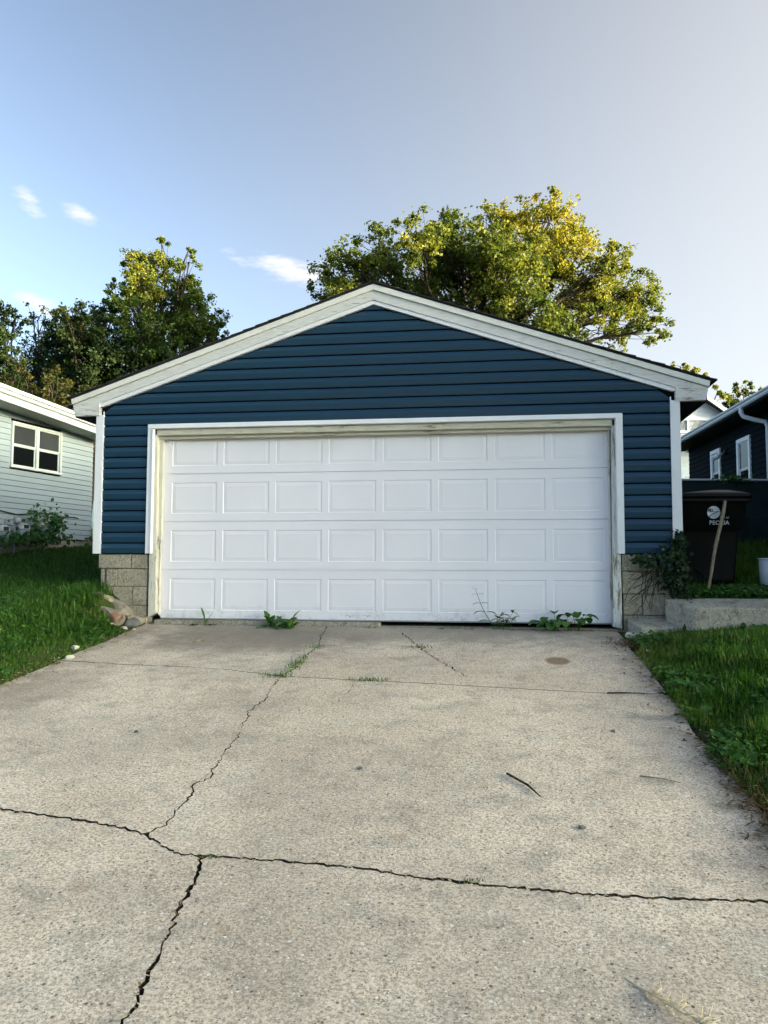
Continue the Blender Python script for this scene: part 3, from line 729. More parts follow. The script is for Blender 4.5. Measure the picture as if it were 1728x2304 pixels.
# gas meters standing on the grass against the wall
MT['meter'] = painted('meter grey paint', (.26, .31, .33), .15, 9, .45); MT['meterlight'] = painted('meter aluminium', (.50, .50, .48), .2, 12, .4)
def local(o, p): return Matrix.Translation(o.location) @ Matrix.Rotation(o.rotation_euler.z, 4, 'Z') @ Vector(p)
def gas_meter(lx, big, label):
    p = local(LH, (lx, -.22, 0)); z = float(gz(p.x, p.y))
    t = tag(empty('gas_meter', (p.x, p.y, z), LH.rotation_euler.z), label, 'gas meter', 'gas meters by the green house wall')
    k = 1.0 if big else .85
    rr = lambda a, b, zz: [(math.copysign(abs(math.cos(q)) ** .5, math.cos(q)) * a, math.copysign(abs(math.sin(q)) ** .5, math.sin(q)) * b, zz) for q in [2 * math.pi * i / 16 for i in range(16)]]
    MB().loft([rr(.05 * k, .045, .18), rr(.085 * k, .07, .21), rr(.115 * k, .085, .36), rr(.12 * k, .088, .42)]).build('meter_body', MT['meter'], t, True)
    MB().loft([rr(.125 * k, .092, .42), rr(.125 * k, .092, .44), rr(.11 * k, .08, .50), rr(.06 * k, .05, .53)]).build('meter_head', MT['meterlight'], t, True)
    MB().box(-.05, .05, -.096, -.085, .44, .50).build('dial_window', MT['glass'], t)
    for s_ in (-1, 1):
        MB().tube([(s_ * .075 * k, 0, .48), (s_ * .075 * k, 0, .60), (s_ * .12 * k, 0, .635), (s_ * .16 * k, 0, .60 if s_ > 0 else .635)], .02, 8).build('pipe', MT['metal'], t, True)
    MB().tube([(-.17 * k, 0, -.05), (-.17 * k, 0, .62), (-.15 * k, 0, .64)], .02, 8).build('riser_pipe', MT['metal'], t, True)
    MB().tube([(-.17, -.03, .56), (-.17, -.09, .56)], [.055, .05], 12).build('regulator', MT['meterlight'], t, True)
    return t
gas_meter(-1.33, True, 'grey gas meter cut off by the left edge of the photo')
gas_meter(-.88, True, 'large grey gas meter in the open beside leafy creeper')
gas_meter(-.40, False, 'smaller grey gas meter half hidden in leafy creeper')

# ------------------------------------------------------------------ dark navy house on the right
MT['navy'] = painted('navy siding', (.003, .0095, .0145), .25, 2, .8, .1, 40, None, .3, .05); MT['gutter'] = painted('white gutter', (.76, .78, .80), .08, 3, .4)
MT['darksoffit'] = painted('dark grey soffit', (.035, .037, .04), .1, 3, .8, .05, 60, None, .3, .1)  # one dark grey for the navy house soffit and fascia
dvx, dvy = -.0477, .9989
RH = tag(empty('navy_house', (6.333, 9.613, 0), math.atan2(-dvy, -dvx)), 'dark navy sided house with white windows and gutter behind the fence', 'house')
w2 = (.36, 1.12, 1.95, 3.27); w1 = (-1.38, -.72, 2.2, 3.28)
wall_courses(RH, MT['navy'], .95, .112, openspans(-3.19, 12.0, [w1, w2]), 24, LAP, .007)
MB().box(-3.19, 12.0, .001, .15, .6, 3.64).build('wall_sheathing', MT['gapblack'], RH)
MB().box(-3.19, -3.04, .15, 7.5, .6, 3.64).build('far_wall', MT['navy'], RH)
MB().box(11.85, 12, .15, 7.5, .6, 3.64).build('near_wall', MT['navy'], RH)
window(RH, *w1, cols=1, rows=2, fw_=.09, glass='glass'); window(RH, *w2, cols=1, rows=2, fw_=.09, glass='glass')
EO = -.42
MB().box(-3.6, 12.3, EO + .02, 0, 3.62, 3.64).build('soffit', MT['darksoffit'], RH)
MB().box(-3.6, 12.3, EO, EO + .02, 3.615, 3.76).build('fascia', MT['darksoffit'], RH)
g_ = MB()
prof = [(EO - .001, 3.64), (EO - .07, 3.64), (EO - .09, 3.67), (EO - .085, 3.70), (EO - .115, 3.725), (EO - .115, 3.75), (EO - .105, 3.75), (EO - .075, 3.71), (EO - .06, 3.655), (EO - .001, 3.655)]
n_ = len(prof); vs = [(x, y, z) for x in (-3.65, 12.3) for y, z in prof]
g_.add(vs, [(i, (i + 1) % n_, (i + 1) % n_ + n_, i + n_) for i in range(n_)] + [tuple(range(n_ - 1, -1, -1)), tuple(range(n_, 2 * n_))])
g_.build('gutter', MT['gutter'], RH)
MB().tube([(1.95, EO - .05, 3.66), (1.95, EO - .05, 3.56), (1.98, EO - .02, 3.48), (2.06, EO + .16, 3.40), (2.12, EO + .33, 3.35), (2.13, -.05, 3.26), (2.13, -.05, 1.0)], .045, 10).build('downspout', MT['gutter'], RH, True)
rs = .36
mb = MB()
for i in range(26):
    y0, y1 = EO - .06 + i * .16, EO - .06 + (i + 1) * .16
    z0, z1 = 3.765 + (y0 - EO) * rs, 3.765 + (y1 + .02 - EO) * rs
    mb.add([(-3.7, y0, z0), (12.4, y0, z0), (12.4, y0, z0 + .014), (-3.7, y0, z0 + .014), (-3.7, y1 + .02, z1), (12.4, y1 + .02, z1)], [(0, 1, 2, 3), (3, 2, 5, 4), (0, 3, 4), (2, 1, 5)])
yr = EO - .06 + 26 * .16; zr_ = 3.765 + (yr - EO) * rs
mb.add([(-3.7, yr, zr_), (12.4, yr, zr_), (12.4, yr + 4.4, zr_ - 4.4 * rs), (-3.7, yr + 4.4, zr_ - 4.4 * rs)], [(0, 1, 2, 3)])
mb.build('roof', MT['shingle'], RH)
MB().prism([(0, 0)] * 0 or [(-3.7, 3.64), (-3.68, 3.64), (-3.68, 3.77), (-3.7, 3.77)], EO - .05, 7.9).build('rake_board', MT['gutter'], RH)
for xx in (-3.2, 11.9):
    mb = MB(); mb.add([(xx, 0, 3.62), (xx, 8, 3.62), (xx, yr, zr_ - .03)], [(0, 1, 2), (2, 1, 0)]); mb.build('gable_panel', MT['navy'], RH)
fl = MB().cyl((-.36, .0, 3.13), (-.36, -.06, 3.13), .06, 12).build('flood_light', MT['black'], RH, True)
for s_ in (-1, 1):
    MB().tube([(-.36, -.05, 3.11), (-.36 + s_ * .06, -.12, 3.08), (-.36 + s_ * .08, -.17, 3.05), (-.36 + s_ * .12, -.27, 3.0)], [.015, .02, .045, .062], 12).build('lamp_head', MT['gutter'], fl, True)

# ------------------------------------------------------------------ white house farther back
MT['whitesiding'] = m_vinyl('white lap siding', (.66, .69, .74)); MT['greyroof'] = painted('grey shingle roof', (.12, .125, .13), .25, 6, .9, .4, 150)
WH = tag(empty('white_house', (9.0, 24.8, 0), .14), 'white gabled two-storey house far behind the navy house', 'house')
gx_, gzp, ss = -.15, 7.85, .72
def wsp(za, zb):
    a, b = (gzp - za) / ss, (gzp - zb) / ss
    if za < 5.2: return [(-3.4, 3.4, -3.4, 3.4)]
    x0, x1 = gx_ - min(a, 3.3), gx_ + min(a, 3.3); y0, y1 = gx_ - min(max(b, .02), 3.3), gx_ + min(max(b, .02), 3.3)
    if za < 6.6 and zb > 6.05: return [(x0, -.93, y0, -.93), (.83, x1, .83, y1)]
    return [(x0, x1, y0, y1)]
wall_courses(WH, MT['whitesiding'], 1.0, .14, wsp, 48, LAP, .006)
MB().prism([(-3.4, .8), (3.4, .8), (3.4, 5.5), (gx_, gzp - .05), (-3.4, 5.5)], .002, 9).build('wall', MT['whitesiding'], WH)
window(WH, -.95, .85, 6.0, 6.62, cols=2, rows=1, fw_=.1, glass='screen')
for sg in (-1, 1):
    q = [(gx_, gzp + .02), (gx_ + sg * 3.7, gzp + .02 - ss * 3.7), (gx_ + sg * 3.7, gzp + .2 - ss * 3.7), (gx_, gzp + .2)]
    MB().prism(q if sg > 0 else q[::-1], -.35, -.3).build('rake_board', MT['trim'], WH)
    q = [(gx_, gzp + .1), (gx_ + sg * 3.8, gzp + .1 - ss * 3.8), (gx_ + sg * 3.8, gzp + .24 - ss * 3.8), (gx_, gzp + .24)]
    MB().prism(q if sg > 0 else q[::-1], -.299, 9.3).build('roof', MT['greyroof'], WH)
MB().box(-3.6, 3.6, -.28, -.02, 5.55, 5.72).build('belt_trim', MT['trim'], WH)
MB().box(-3.6, 3.6, -.6, -.02, 5.42, 5.54).build('belt_roof', MT['greyroof'], WH)

# ------------------------------------------------------------------ dark green screened fence
MT['screenfence'] = painted('dark green fence screen', (.012, .033, .032), .35, 2.5, .8, .2, 90); MT['rail'] = painted('pale top rail', (.55, .57, .58), .1, 5, .5)
FE = tag(empty('fence', (4.55, 6.52, 0), math.atan2(.22, 1.564)), 'dark green screened fence with pale top rail behind the black cart', 'fence')
fx = np.linspace(-1.2, 12.0, 89)
mb = MB()
for i in range(len(fx) - 1):
    y0, y1 = .012 * math.sin(fx[i] * 5) + .008 * math.sin(fx[i] * 17), .012 * math.sin(fx[i + 1] * 5) + .008 * math.sin(fx[i + 1] * 17)
    mb.add([(fx[i], y0, .8), (fx[i + 1], y1, .8), (fx[i + 1], y1, 1.47), (fx[i], y0, 1.47), (fx[i], y0 * .3 - .012, 1.475), (fx[i + 1], y1 * .3 - .012, 1.475), (fx[i + 1], y1 * .3, 2.135), (fx[i], y0 * .3, 2.135)], [(0, 1, 2, 3), (4, 5, 6, 7)])
mb.build('screen', MT['screenfence'], FE)
MB().tube([(-1.2, -.02, 2.15), (12, -.02, 2.15)], .021, 10).build('top_rail', MT['rail'], FE, True)
for px_ in (-1.1, 1.2, 3.6, 6.0, 8.4, 10.8): MB().cyl((px_, .04, .6), (px_, .04, 2.2), .03, 10).build('post', MT['screenfence'], FE, True)

# ------------------------------------------------------------------ kerb, step
CB = MB()
tp = [(2.90, -.10, .258), (3.085, -.50, .195), (7.5, -.46, .215), (7.5, -.16, .28), (3.3, -.14, .272)]
CURB = empty('retaining_kerb'); tag(CURB, 'long concrete retaining kerb in front of the black cart', 'kerb')
vs = tp + [(x, y, z - .33) for x, y, z in tp]; n_ = 5
CB.add(vs, [(0, 1, 2, 3, 4)] + [(i, i + 5, (i + 1) % 5 + 5, (i + 1) % 5) for i in range(5)])
CB.build('kerb_body', MT['curb'], CURB, bevel=.015)
st = MB(); top = [(2.545, -.10, .055), (2.632, -.335, -.012), (2.99, -.30, .0), (2.96, -.02, .06), (2.56, -.02, .065)]
st.add(top + [(x, y, z - .2) for x, y, z in top], [(0, 1, 2, 3, 4)] + [(i, i + 5, (i + 1) % 5 + 5, (i + 1) % 5) for i in range(5)])
tag(st.build('concrete_step', MT['curb'], None, bevel=.012), 'small tilted concrete block below the vine at the garage corner', 'concrete step')

# ------------------------------------------------------------------ black city cart
MT['cart'] = painted('black cart plastic', (.0045, .004, .0042), .25, 6, .5, .12, 180, None, .3, .16); MT['decal'] = painted('white stamped decal', (.62, .64, .68), .1, 30, .6)
cz = float(gz(3.5, .55)) - .01
CART = tag(empty('trash_cart', (3.445, .62, cz), R(4)), 'black wheeled trash cart with white round emblem beside the garage', 'trash cart')
def rrect(a, b, r, z, cy=0, n=5):
    out = []
    for (sx, sy, q0) in ((1, -1, -90), (1, 1, 0), (-1, 1, 90), (-1, -1, 180)):
        for i in range(n):
            q = R(q0 + 90 * i / (n - 1)); out.append((sx * (a - r) + r * math.cos(q), cy + sy * (b - r) + r * math.sin(q), z))
    return out
MB().loft([rrect(.265, .26, .05, .03, .04), rrect(.27, .265, .05, .10, .04), rrect(.295, .305, .05, .58, .02), rrect(.30, .31, .05, .60, .02), rrect(.335, .345, .05, .63, 0), rrect(.355, .365, .05, .90, 0), rrect(.36, .37, .05, .905, 0)]).build('cart_body', MT['cart'], CART, True, bevel=.0)
MB().loft([rrect(.385, .40, .05, .89, 0), rrect(.39, .405, .05, .90, 0), rrect(.388, .403, .05, .935, 0), rrect(.36, .37, .05, .937, 0)]).build('cart_rim', MT['cart'], CART, True)
lid = MB().loft([rrect(.392, .41, .05, .939, -.005), rrect(.396, .415, .05, .955, -.005), rrect(.390, .41, .05, .975, -.005), rrect(.30, .36, .08, 1.0, .02), rrect(.12, .28, .08, 1.03, .04), rrect(.05, .22, .04, 1.034, .05)])
lid = [(x + max(0, (z - .975)) * 2.4, y, z) for x, y, z in lid.v], lid.f
lm = MB(); lm.add(*lid); lm.build('cart_lid', MT['cart'], CART, True)
MB().tube([(-.30, .40, .90), (-.30, .47, .93), (.30, .47, .93), (.30, .40, .90)], .016, 8).build('handle_bar', MT['cart'], CART, True)
for s_ in (-1, 1): MB().cyl((s_ * .27, .33, .12), (s_ * .335, .33, .12), .13, 20).build('wheel', MT['cart'], CART, True)
MB().tube([(-.19 + .11 * math.cos(a), -.268, .10 + .11 * math.sin(a)) for a in np.linspace(.15, 2.9, 12)], .008, 6).build('moulded_arc', MT['cart'], CART, True)
# emblem and lettering on the front face
def flat(name, poly, y, mat, parent):
    mb = MB(); mb.add([(x, y, z) for x, z in poly], [tuple(range(len(poly)))]); return mb.build(name, mat, parent)
ex, ezz, er = .012, .785, .066
fy = lambda z: -.345 - (z - .63) / .27 * .02 - .004
def tilt(pts, e=0): return [(x, fy(z) - e, z) for x, z in pts]
mb = MB(); mb.add(tilt([(ex + er * math.cos(2 * math.pi * i / 32), ezz + er * math.sin(2 * math.pi * i / 32)) for i in range(32)]), [tuple(range(32))]); EM = mb.build('emblem', MT['decal'], CART)
mb = MB()
def ep(pts): mb.add(tilt([(ex + er * a, ezz + er * b) for a, b in pts], .0015), [tuple(range(len(pts)))])
ep([(-.62, .02), (.95, .12), (.98, .18), (-.2, .12), (-.62, .18)]); ep([(-.82, .35), (-.62, .35), (-.62, .62), (-.82, .55)]); ep([(-.55, .15), (-.38, .15), (-.38, .6), (-.55, .66)]); ep([(-.28, .15), (-.14, .15), (-.14, .48), (-.28, .5)]); ep([(-.95, .1), (-.6, .22), (-.6, .42), (-.95, .3)])
ep([(.62, .12), (.72, .12), (.05, -.25), (-.35, -.42), (-.62, -.78), (-.72, -.69), (-.48, -.36), (-.05, -.14)])
mb.build('emblem_mark', MT['cart'], CART)
def text(body, size, x, z, name, sp=1.0):
    c = bpy.data.curves.new(name, 'FONT'); c.body = body; c.size = size; c.space_character = sp; c.offset = size * .012
    o = bpy.data.objects.new(name, c); COL.objects.link(o); bpy.context.view_layer.update()
    me = bpy.data.meshes.new_from_object(o.evaluated_get(bpy.context.evaluated_depsgraph_get())); bpy.data.objects.remove(o)
    for v in me.vertices:
        px_, pz_ = x + v.co.x, z + v.co.y; v.co = (px_, fy(pz_) - .0008, pz_)
    return link(name, me, MT['decal'], CART)
text('CITY OF', .022, ex + .062, ezz - .062, 'city_lettering', 1.15); text('PEORIA', .058, ex - .045, ezz - .125, 'name_lettering', 1.05)
# stick leaning on the cart
MT['stick'] = m_wood('weathered stick', (.16, .11, .06), (.42, .35, .26))
pb = Vector((3.335, .06, float(gz(3.335, .06)) - .01)); pt = Vector((3.585, .222, cz + .90))
mb = MB(); pts = [pb + (pt - pb) * t + Vector((.006 * math.sin(t * 9), .004 * math.sin(t * 7), 0)) for t in np.linspace(0, 1, 10)]
mb.tube(pts, [.013, .014, .016, .017, .018, .019, .019, .02, .02, .016], 7); tag(mb.build('wooden_stick', MT['stick'], None, True), 'weathered wooden stick leaning against the black cart', 'stick')
# white bucket at the right edge
MT['bucket'] = painted('white bucket plastic', (.56, .61, .67), .08, 4, .45)
bz = float(gz(4.08, .35)); BK = tag(empty('bucket', (4.085, .35, bz)), 'pale plastic bucket in the grass at the right edge', 'bucket')
ring = lambda r, z, n=24: [(r * math.cos(2 * math.pi * i / n), r * math.sin(2 * math.pi * i / n), z) for i in range(n)]
MB().loft([ring(.135, -.02), ring(.145, .33), ring(.138, .33), ring(.128, .0)]).build('bucket_body', MT['bucket'], BK, True)
MB().loft([ring(.1455, .315), ring(.151, .318), ring(.151, .336), ring(.138, .337)]).build('bucket_rim', MT['bucket'], BK, True)

# ------------------------------------------------------------------ trees
def leaf_cloud(P_, N_, size, v, asp=.62, fold=.25, r_=None):
    """diamond leaves folded on the midrib: P_ centres, N_ normals"""
    r_ = r_ or rng; n = len(P_)
    t = r_.normal(size=(n, 3)); t -= (t * N_).sum(1, keepdims=True) * N_; t /= np.linalg.norm(t, axis=1, keepdims=True) + 1e-9
    b = np.cross(N_, t); s = size[:, None]
    V = np.stack([P_ - t * s * .5, P_ + b * s * asp * .5 + N_ * s * fold * .35, P_ + t * s * .5, P_ - b * s * asp * .5 + N_ * s * fold * .35], 1).reshape(-1, 3)
    k = np.arange(n)[:, None] * 4
    F = np.concatenate([k + np.array([[0, 1, 2]]), k + np.array([[0, 2, 3]])], 1).reshape(-1, 3)
    return V, F, np.repeat(v, 4)
def unit(n, r_): 
    a = r_.normal(size=(n, 3)); return a / np.linalg.norm(a, axis=1, keepdims=True)
TREEMAT = {}
def tree(name, label, cat, base, lobes, leaf, per, mats, seed, trunk_r=.25, fork=.45, group=None, drop=.0, clump=70):
    r_ = np.random.default_rng(seed)
    bz = float(gz(base[0], base[1])) - .1
    T = tag(empty(name, (base[0], base[1], bz)), label, cat, group)
    B = np.array([base[0], base[1], bz])
    lob = np.array(lobes); top = lob[:, 2].max(); zf = bz + (top - bz) * fork
    mid = np.array([lob[:, 0].mean() * .35 + base[0] * .65, lob[:, 1].mean() * .35 + base[1] * .65, zf])
    trunk = MB(); tp_ = [B * (1 - t) + mid * t + np.array([.12 * math.sin(t * 5 + seed), .1 * math.cos(t * 4 + seed), 0]) * (t > 0) for t in np.linspace(0, 1, 7)]
    trunk.tube([tuple(np.asarray(p) - B) for p in tp_], list(trunk_r * np.linspace(1.15, .62, 7)), 10); trunk.build('trunk', MT['bark'], T, True)
    br = MB(); Ps, Ns, Ss, Vs = [], [], [], []
    for (lx, ly, lz, lr, dn_, yl) in lobes:
        c = np.array([lx, ly, lz]); st_ = mid + (c - mid) * 0.0 - np.array([0, 0, r_.uniform(0, .12) * (zf - bz)])
        cp = st_ * .45 + c * .55 + np.array([0, 0, .18 * np.linalg.norm(c - st_)]) * r_.uniform(-.2, .6) + r_.normal(size=3) * .15
        path = [st_ * (1 - t) ** 2 + cp * 2 * t * (1 - t) + c * t * t + r_.normal(size=3) * .05 * (0 < t < 1) for t in np.linspace(0, 1, 7)]
        w0 = trunk_r * .36 * (lr / .8) ** .5 * min(1, dn_ + .1)
        br.tube([tuple(p - B) for p in path], list(np.linspace(w0, .022, 7)), 6, False)
        nc = max(4, int(per * dn_ * (lr / .7) ** 2 / clump))
        for _ in range(nc):
            d = unit(1, r_)[0]; rad = lr * r_.uniform(.1, 1.25) ** .5 * 1.02
            cc = c + d * rad * np.array([1, 1, .95])
            a0 = path[r_.integers(4, 7)]
            mm = (a0 + cc) / 2 + r_.normal(size=3) * .07
            br.tube([tuple(a0 - B), tuple(mm - B), tuple(cc - B)], [.016, .011, .005], 4, False)
            k = int(clump * r_.uniform(.5, 1.4))
            sg = lr * r_.uniform(.07, .17)
            off_ = r_.normal(size=(k, 3)) * sg * np.array([1, 1, .85])
            Ps.append(cc + off_ - np.array([0, 0, drop]) * np.abs(r_.normal(size=(k, 1))) * sg)
            nn = unit(k, r_) + np.array([0, 0, .55]) + d * .35; Ns.append(nn / np.linalg.norm(nn, axis=1, keepdims=True))
            Ss.append(leaf * r_.uniform(.6, 1.35, k))
            yv = yl + r_.normal() * .11
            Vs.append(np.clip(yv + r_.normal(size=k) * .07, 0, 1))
    tag(br.build('branches', MT['bark'], T, True), kind='stuff')
    P_ = np.concatenate(Ps); V, F, A = leaf_cloud(P_ - B, np.concatenate(Ns), np.concatenate(Ss), np.concatenate(Vs), .7, .3, r_)
    bulk('crown', V, F, mats, T, A)
    return T
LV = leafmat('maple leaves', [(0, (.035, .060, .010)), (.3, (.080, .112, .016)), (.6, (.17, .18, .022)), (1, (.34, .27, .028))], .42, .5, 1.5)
LP = leafmat('poplar leaves', [(0, (.032, .062, .015)), (.3, (.068, .112, .020)), (.6, (.15, .18, .026)), (1, (.29, .25, .03))], .40, .5, 1.4)
LD = leafmat('dark leaves', [(0, (.020, .040, .012)), (.3, (.042, .070, .018)), (.6, (.09, .105, .022)), (1, (.16, .13, .03))], .35, .55, 1.3)
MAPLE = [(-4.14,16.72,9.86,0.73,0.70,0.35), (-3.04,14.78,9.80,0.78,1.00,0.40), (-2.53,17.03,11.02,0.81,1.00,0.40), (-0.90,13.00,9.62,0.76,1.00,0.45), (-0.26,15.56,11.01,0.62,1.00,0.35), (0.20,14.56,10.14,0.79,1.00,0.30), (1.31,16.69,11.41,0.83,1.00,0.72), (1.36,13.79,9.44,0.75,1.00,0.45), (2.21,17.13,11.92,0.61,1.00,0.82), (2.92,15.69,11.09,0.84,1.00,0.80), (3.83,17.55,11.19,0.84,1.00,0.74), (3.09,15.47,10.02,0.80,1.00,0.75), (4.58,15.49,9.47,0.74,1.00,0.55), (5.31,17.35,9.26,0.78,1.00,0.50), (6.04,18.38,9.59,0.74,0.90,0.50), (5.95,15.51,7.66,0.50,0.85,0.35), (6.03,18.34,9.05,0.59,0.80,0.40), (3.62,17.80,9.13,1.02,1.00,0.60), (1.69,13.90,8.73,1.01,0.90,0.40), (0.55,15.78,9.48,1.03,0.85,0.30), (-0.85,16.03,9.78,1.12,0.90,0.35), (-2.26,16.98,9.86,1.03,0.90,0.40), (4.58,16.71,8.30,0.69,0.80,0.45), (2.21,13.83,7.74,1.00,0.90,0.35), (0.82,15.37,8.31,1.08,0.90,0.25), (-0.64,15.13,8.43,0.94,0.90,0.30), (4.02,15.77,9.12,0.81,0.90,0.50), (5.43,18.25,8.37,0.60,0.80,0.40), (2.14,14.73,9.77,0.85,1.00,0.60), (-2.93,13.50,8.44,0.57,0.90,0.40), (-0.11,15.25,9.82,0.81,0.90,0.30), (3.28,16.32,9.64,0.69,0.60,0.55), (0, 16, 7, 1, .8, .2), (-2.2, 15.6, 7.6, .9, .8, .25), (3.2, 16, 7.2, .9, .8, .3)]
POPLAR = [(-11.58,17.79,11.25,0.51,0.90,0.45), (-10.57,16.86,11.00,0.58,1.00,0.60), (-10.31,16.02,9.91,0.66,1.00,0.66), (-10.2,17.2,11.75,.30,.8,.5), (-9.05,16.9,11.45,.22,.7,.5), (-11.3,17.5,11.55,.24,.7,.45), (-11.9,16.6,10.2,.3,.6,.3), (-10.39,17.93,11.25,0.57,1.00,0.45), (-9.03,16.81,10.90,0.36,0.70,0.50), (-9.40,17.36,10.34,0.62,1.00,0.55), (-8.72,16.90,9.68,0.51,0.90,0.40), (-10.82,15.82,9.56,0.59,0.70,0.25), (-10.42,17.32,9.59,0.93,1.00,0.55), (-9.44,17.70,9.51,0.86,1.00,0.40), (-10.51,15.85,8.66,0.80,1.00,0.35), (-8.33,16.97,8.76,0.68,0.90,0.35), (-9.27,16.57,8.23,0.89,1.00,0.35), (-10.20,15.90,7.62,0.87,1.00,0.25), (-7.79,16.36,8.11,0.44,0.70,0.30), (-9.35,18.36,8.59,0.72,0.90,0.30), (-10.52,18.04,7.42,0.95,1.00,0.30), (-11.50,16.25,9.28,0.36,0.50,0.20), (-9.6, 16.6, 6.6, .9, 1, .2), (-8.2, 16.5, 7.0, .8, 1, .2)]
DARK = [(-13.27,16.02,8.52,0.67,1.00,0.25), (-11.80,14.42,8.19,0.56,1.00,0.30), (-12.39,16.59,8.81,0.64,1.00,0.30), (-11.46,15.73,8.73,0.51,0.90,0.25), (-13.09,16.31,7.84,0.83,1.00,0.15), (-11.49,15.14,7.31,0.85,1.00,0.15), (-10.90,15.47,7.53,0.79,1.00,0.15), (-12.16,15.28,6.65,0.86,1.00,0.10), (-11.80,16.95,7.03,0.84,1.00,0.10), (-10.55,15.71,6.84,0.72,1.00,0.15), (-12.06,15.60,8.05,0.66,1.00,0.35), (-11.5, 15.6, 5.8, .9, 1, .1), (-10, 15.5, 5.9, .8, 1, .1)]
EDGE = [(-14.74,15.25,8.94,0.44,0.90,0.20), (-14.28,15.21,8.69,0.38,0.90,0.20), (-13.90,14.10,7.68,0.50,0.90,0.15), (-13.50,13.99,6.94,0.50,1.00,0.12), (-14.58,15.08,6.53,0.58,1.00,0.10), (-14.14,13.36,7.75,0.67,0.90,0.20), (-14.45,14.08,6.71,0.83,1.00,0.10), (-14.04,15.33,6.57,0.58,1.00,0.10), (-13.8, 14.5, 5.8, .8, 1, .1), (-15.3, 15, 7.6, .8, 1, .1)]
THIN = [(-16.33,19.74,10.13,0.45,0.35,0.15), (-15.39,18.57,9.04,0.53,0.50,0.12), (-15.47,18.30,8.30,0.59,0.80,0.10), (-15.77,19.70,8.17,0.69,0.90,0.10), (-16.26,19.32,7.74,0.68,0.90,0.10), (-15.72,18.46,10.03,0.30,0.20,0.10), (-15.2, 19, 7.2, .9, 1, .1), (-14, 18.6, 7.3, .9, 1, .1)]
HEDGE = [(-11.03,10.88,5.32,0.42,1.00,0.55), (-10.11,10.39,5.41,0.39,1.00,0.50), (-10.25,11.27,5.26,0.48,1.00,0.60), (-10.64,10.99,4.97,0.42,1.00,0.50), (-9.78,11.35,5.26,0.41,1.00,0.50), (-10.80,10.31,5.53,0.30,0.80,0.40), (-11.50,11.02,5.24,0.36,1.00,0.45), (-9.89,10.89,4.75,0.42,1.00,0.50), (-9.46,11.12,4.97,0.28,1.00,0.50), (-10.3, 11, 4.4, .55, 1, .45), (-9.5, 11.1, 4.4, .5, 1, .45), (-11.2, 11, 4.5, .55, 1, .45), (-8.9, 11.2, 4.3, .45, 1, .4)]
RIGHTA = [(11.05,32.38,10.36,0.49,0.35,0.80), (11.94,33.42,10.24,0.36,0.40,0.75), (12.44,33.34,9.52,0.50,0.80,0.70), (10.59,33.14,10.79,0.41,0.25,0.70), (11.69,31.76,8.64,0.52,0.90,0.60), (11.29,32.14,9.51,0.44,0.50,0.70), (10.52,31.55,9.62,0.56,0.60,0.60), (11, 32.3, 8.2, .7, .9, .5), (12.2, 32.6, 8.0, .6, .9, .5)]
RIGHTB = [(15.44,41.20,10.92,0.69,1.00,0.25), (16.11,41.57,11.25,0.64,1.00,0.30), (14.93,40.37,10.09,0.68,1.00,0.20), (16.76,42.27,10.70,0.76,1.00,0.25), (17.13,41.74,11.12,0.54,1.00,0.50), (16.07,41.71,10.06,0.81,1.00,0.20), (15.6, 41.2, 9.2, .9, 1, .2), (17, 41.7, 9.4, .9, 1, .2), (18.2, 41.9, 10.2, .9, 1, .25)]
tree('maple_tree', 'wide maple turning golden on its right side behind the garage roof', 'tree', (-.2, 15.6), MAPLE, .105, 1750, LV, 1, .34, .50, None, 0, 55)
tree('poplar_tree', 'tall upright tree with yellow-green top left of the garage roof', 'tree', (-9.9, 17.0), POPLAR, .098, 2300, LP, 2, .24, .45, 'trees behind the green house')
tree('dark_tree', 'dark leafy tree tucked against the tall upright tree', 'tree', (-11.8, 15.7), DARK, .098, 2400, LD, 3, .22, .45, 'trees behind the green house')
tree('edge_tree', 'dark tree at the far left edge of the photo', 'tree', (-14.4, 14.7), EDGE, .09, 2200, LD, 4, .2, .45, 'trees behind the green house')
tree('thin_tree', 'sparse grey-green tree with thin top between the dark trees', 'tree', (-15.4, 19), [(x, y, z, r_ * 1.35, d_, v_) for x, y, z, r_, d_, v_ in THIN], .1, 700, LD, 5, .14, .5, 'trees behind the green house', 0, 16)
tree('tall_shrub', 'brownish green shrub showing just above the green house roof', 'shrub', (-10.3, 11), HEDGE, .09, 1500, leafmat('shrub leaves', [(0, (.02, .022, .006)), (.4, (.055, .062, .014)), (.7, (.10, .095, .022)), (1, (.16, .13, .03))], .35, .55), 6, .12, .55, None, .9)
tree('golden_tree', 'thin golden-leaved tree beyond the right end of the garage roof', 'tree', (11.4, 32.4), RIGHTA, .15, 460, LP, 7, .2, .6, 'trees far behind on the right')
tree('far_tree', 'dense olive tree above the navy house roof far behind', 'tree', (16.2, 41.5), RIGHTB, .17, 620, LV, 8, .25, .5, 'trees far behind on the right')

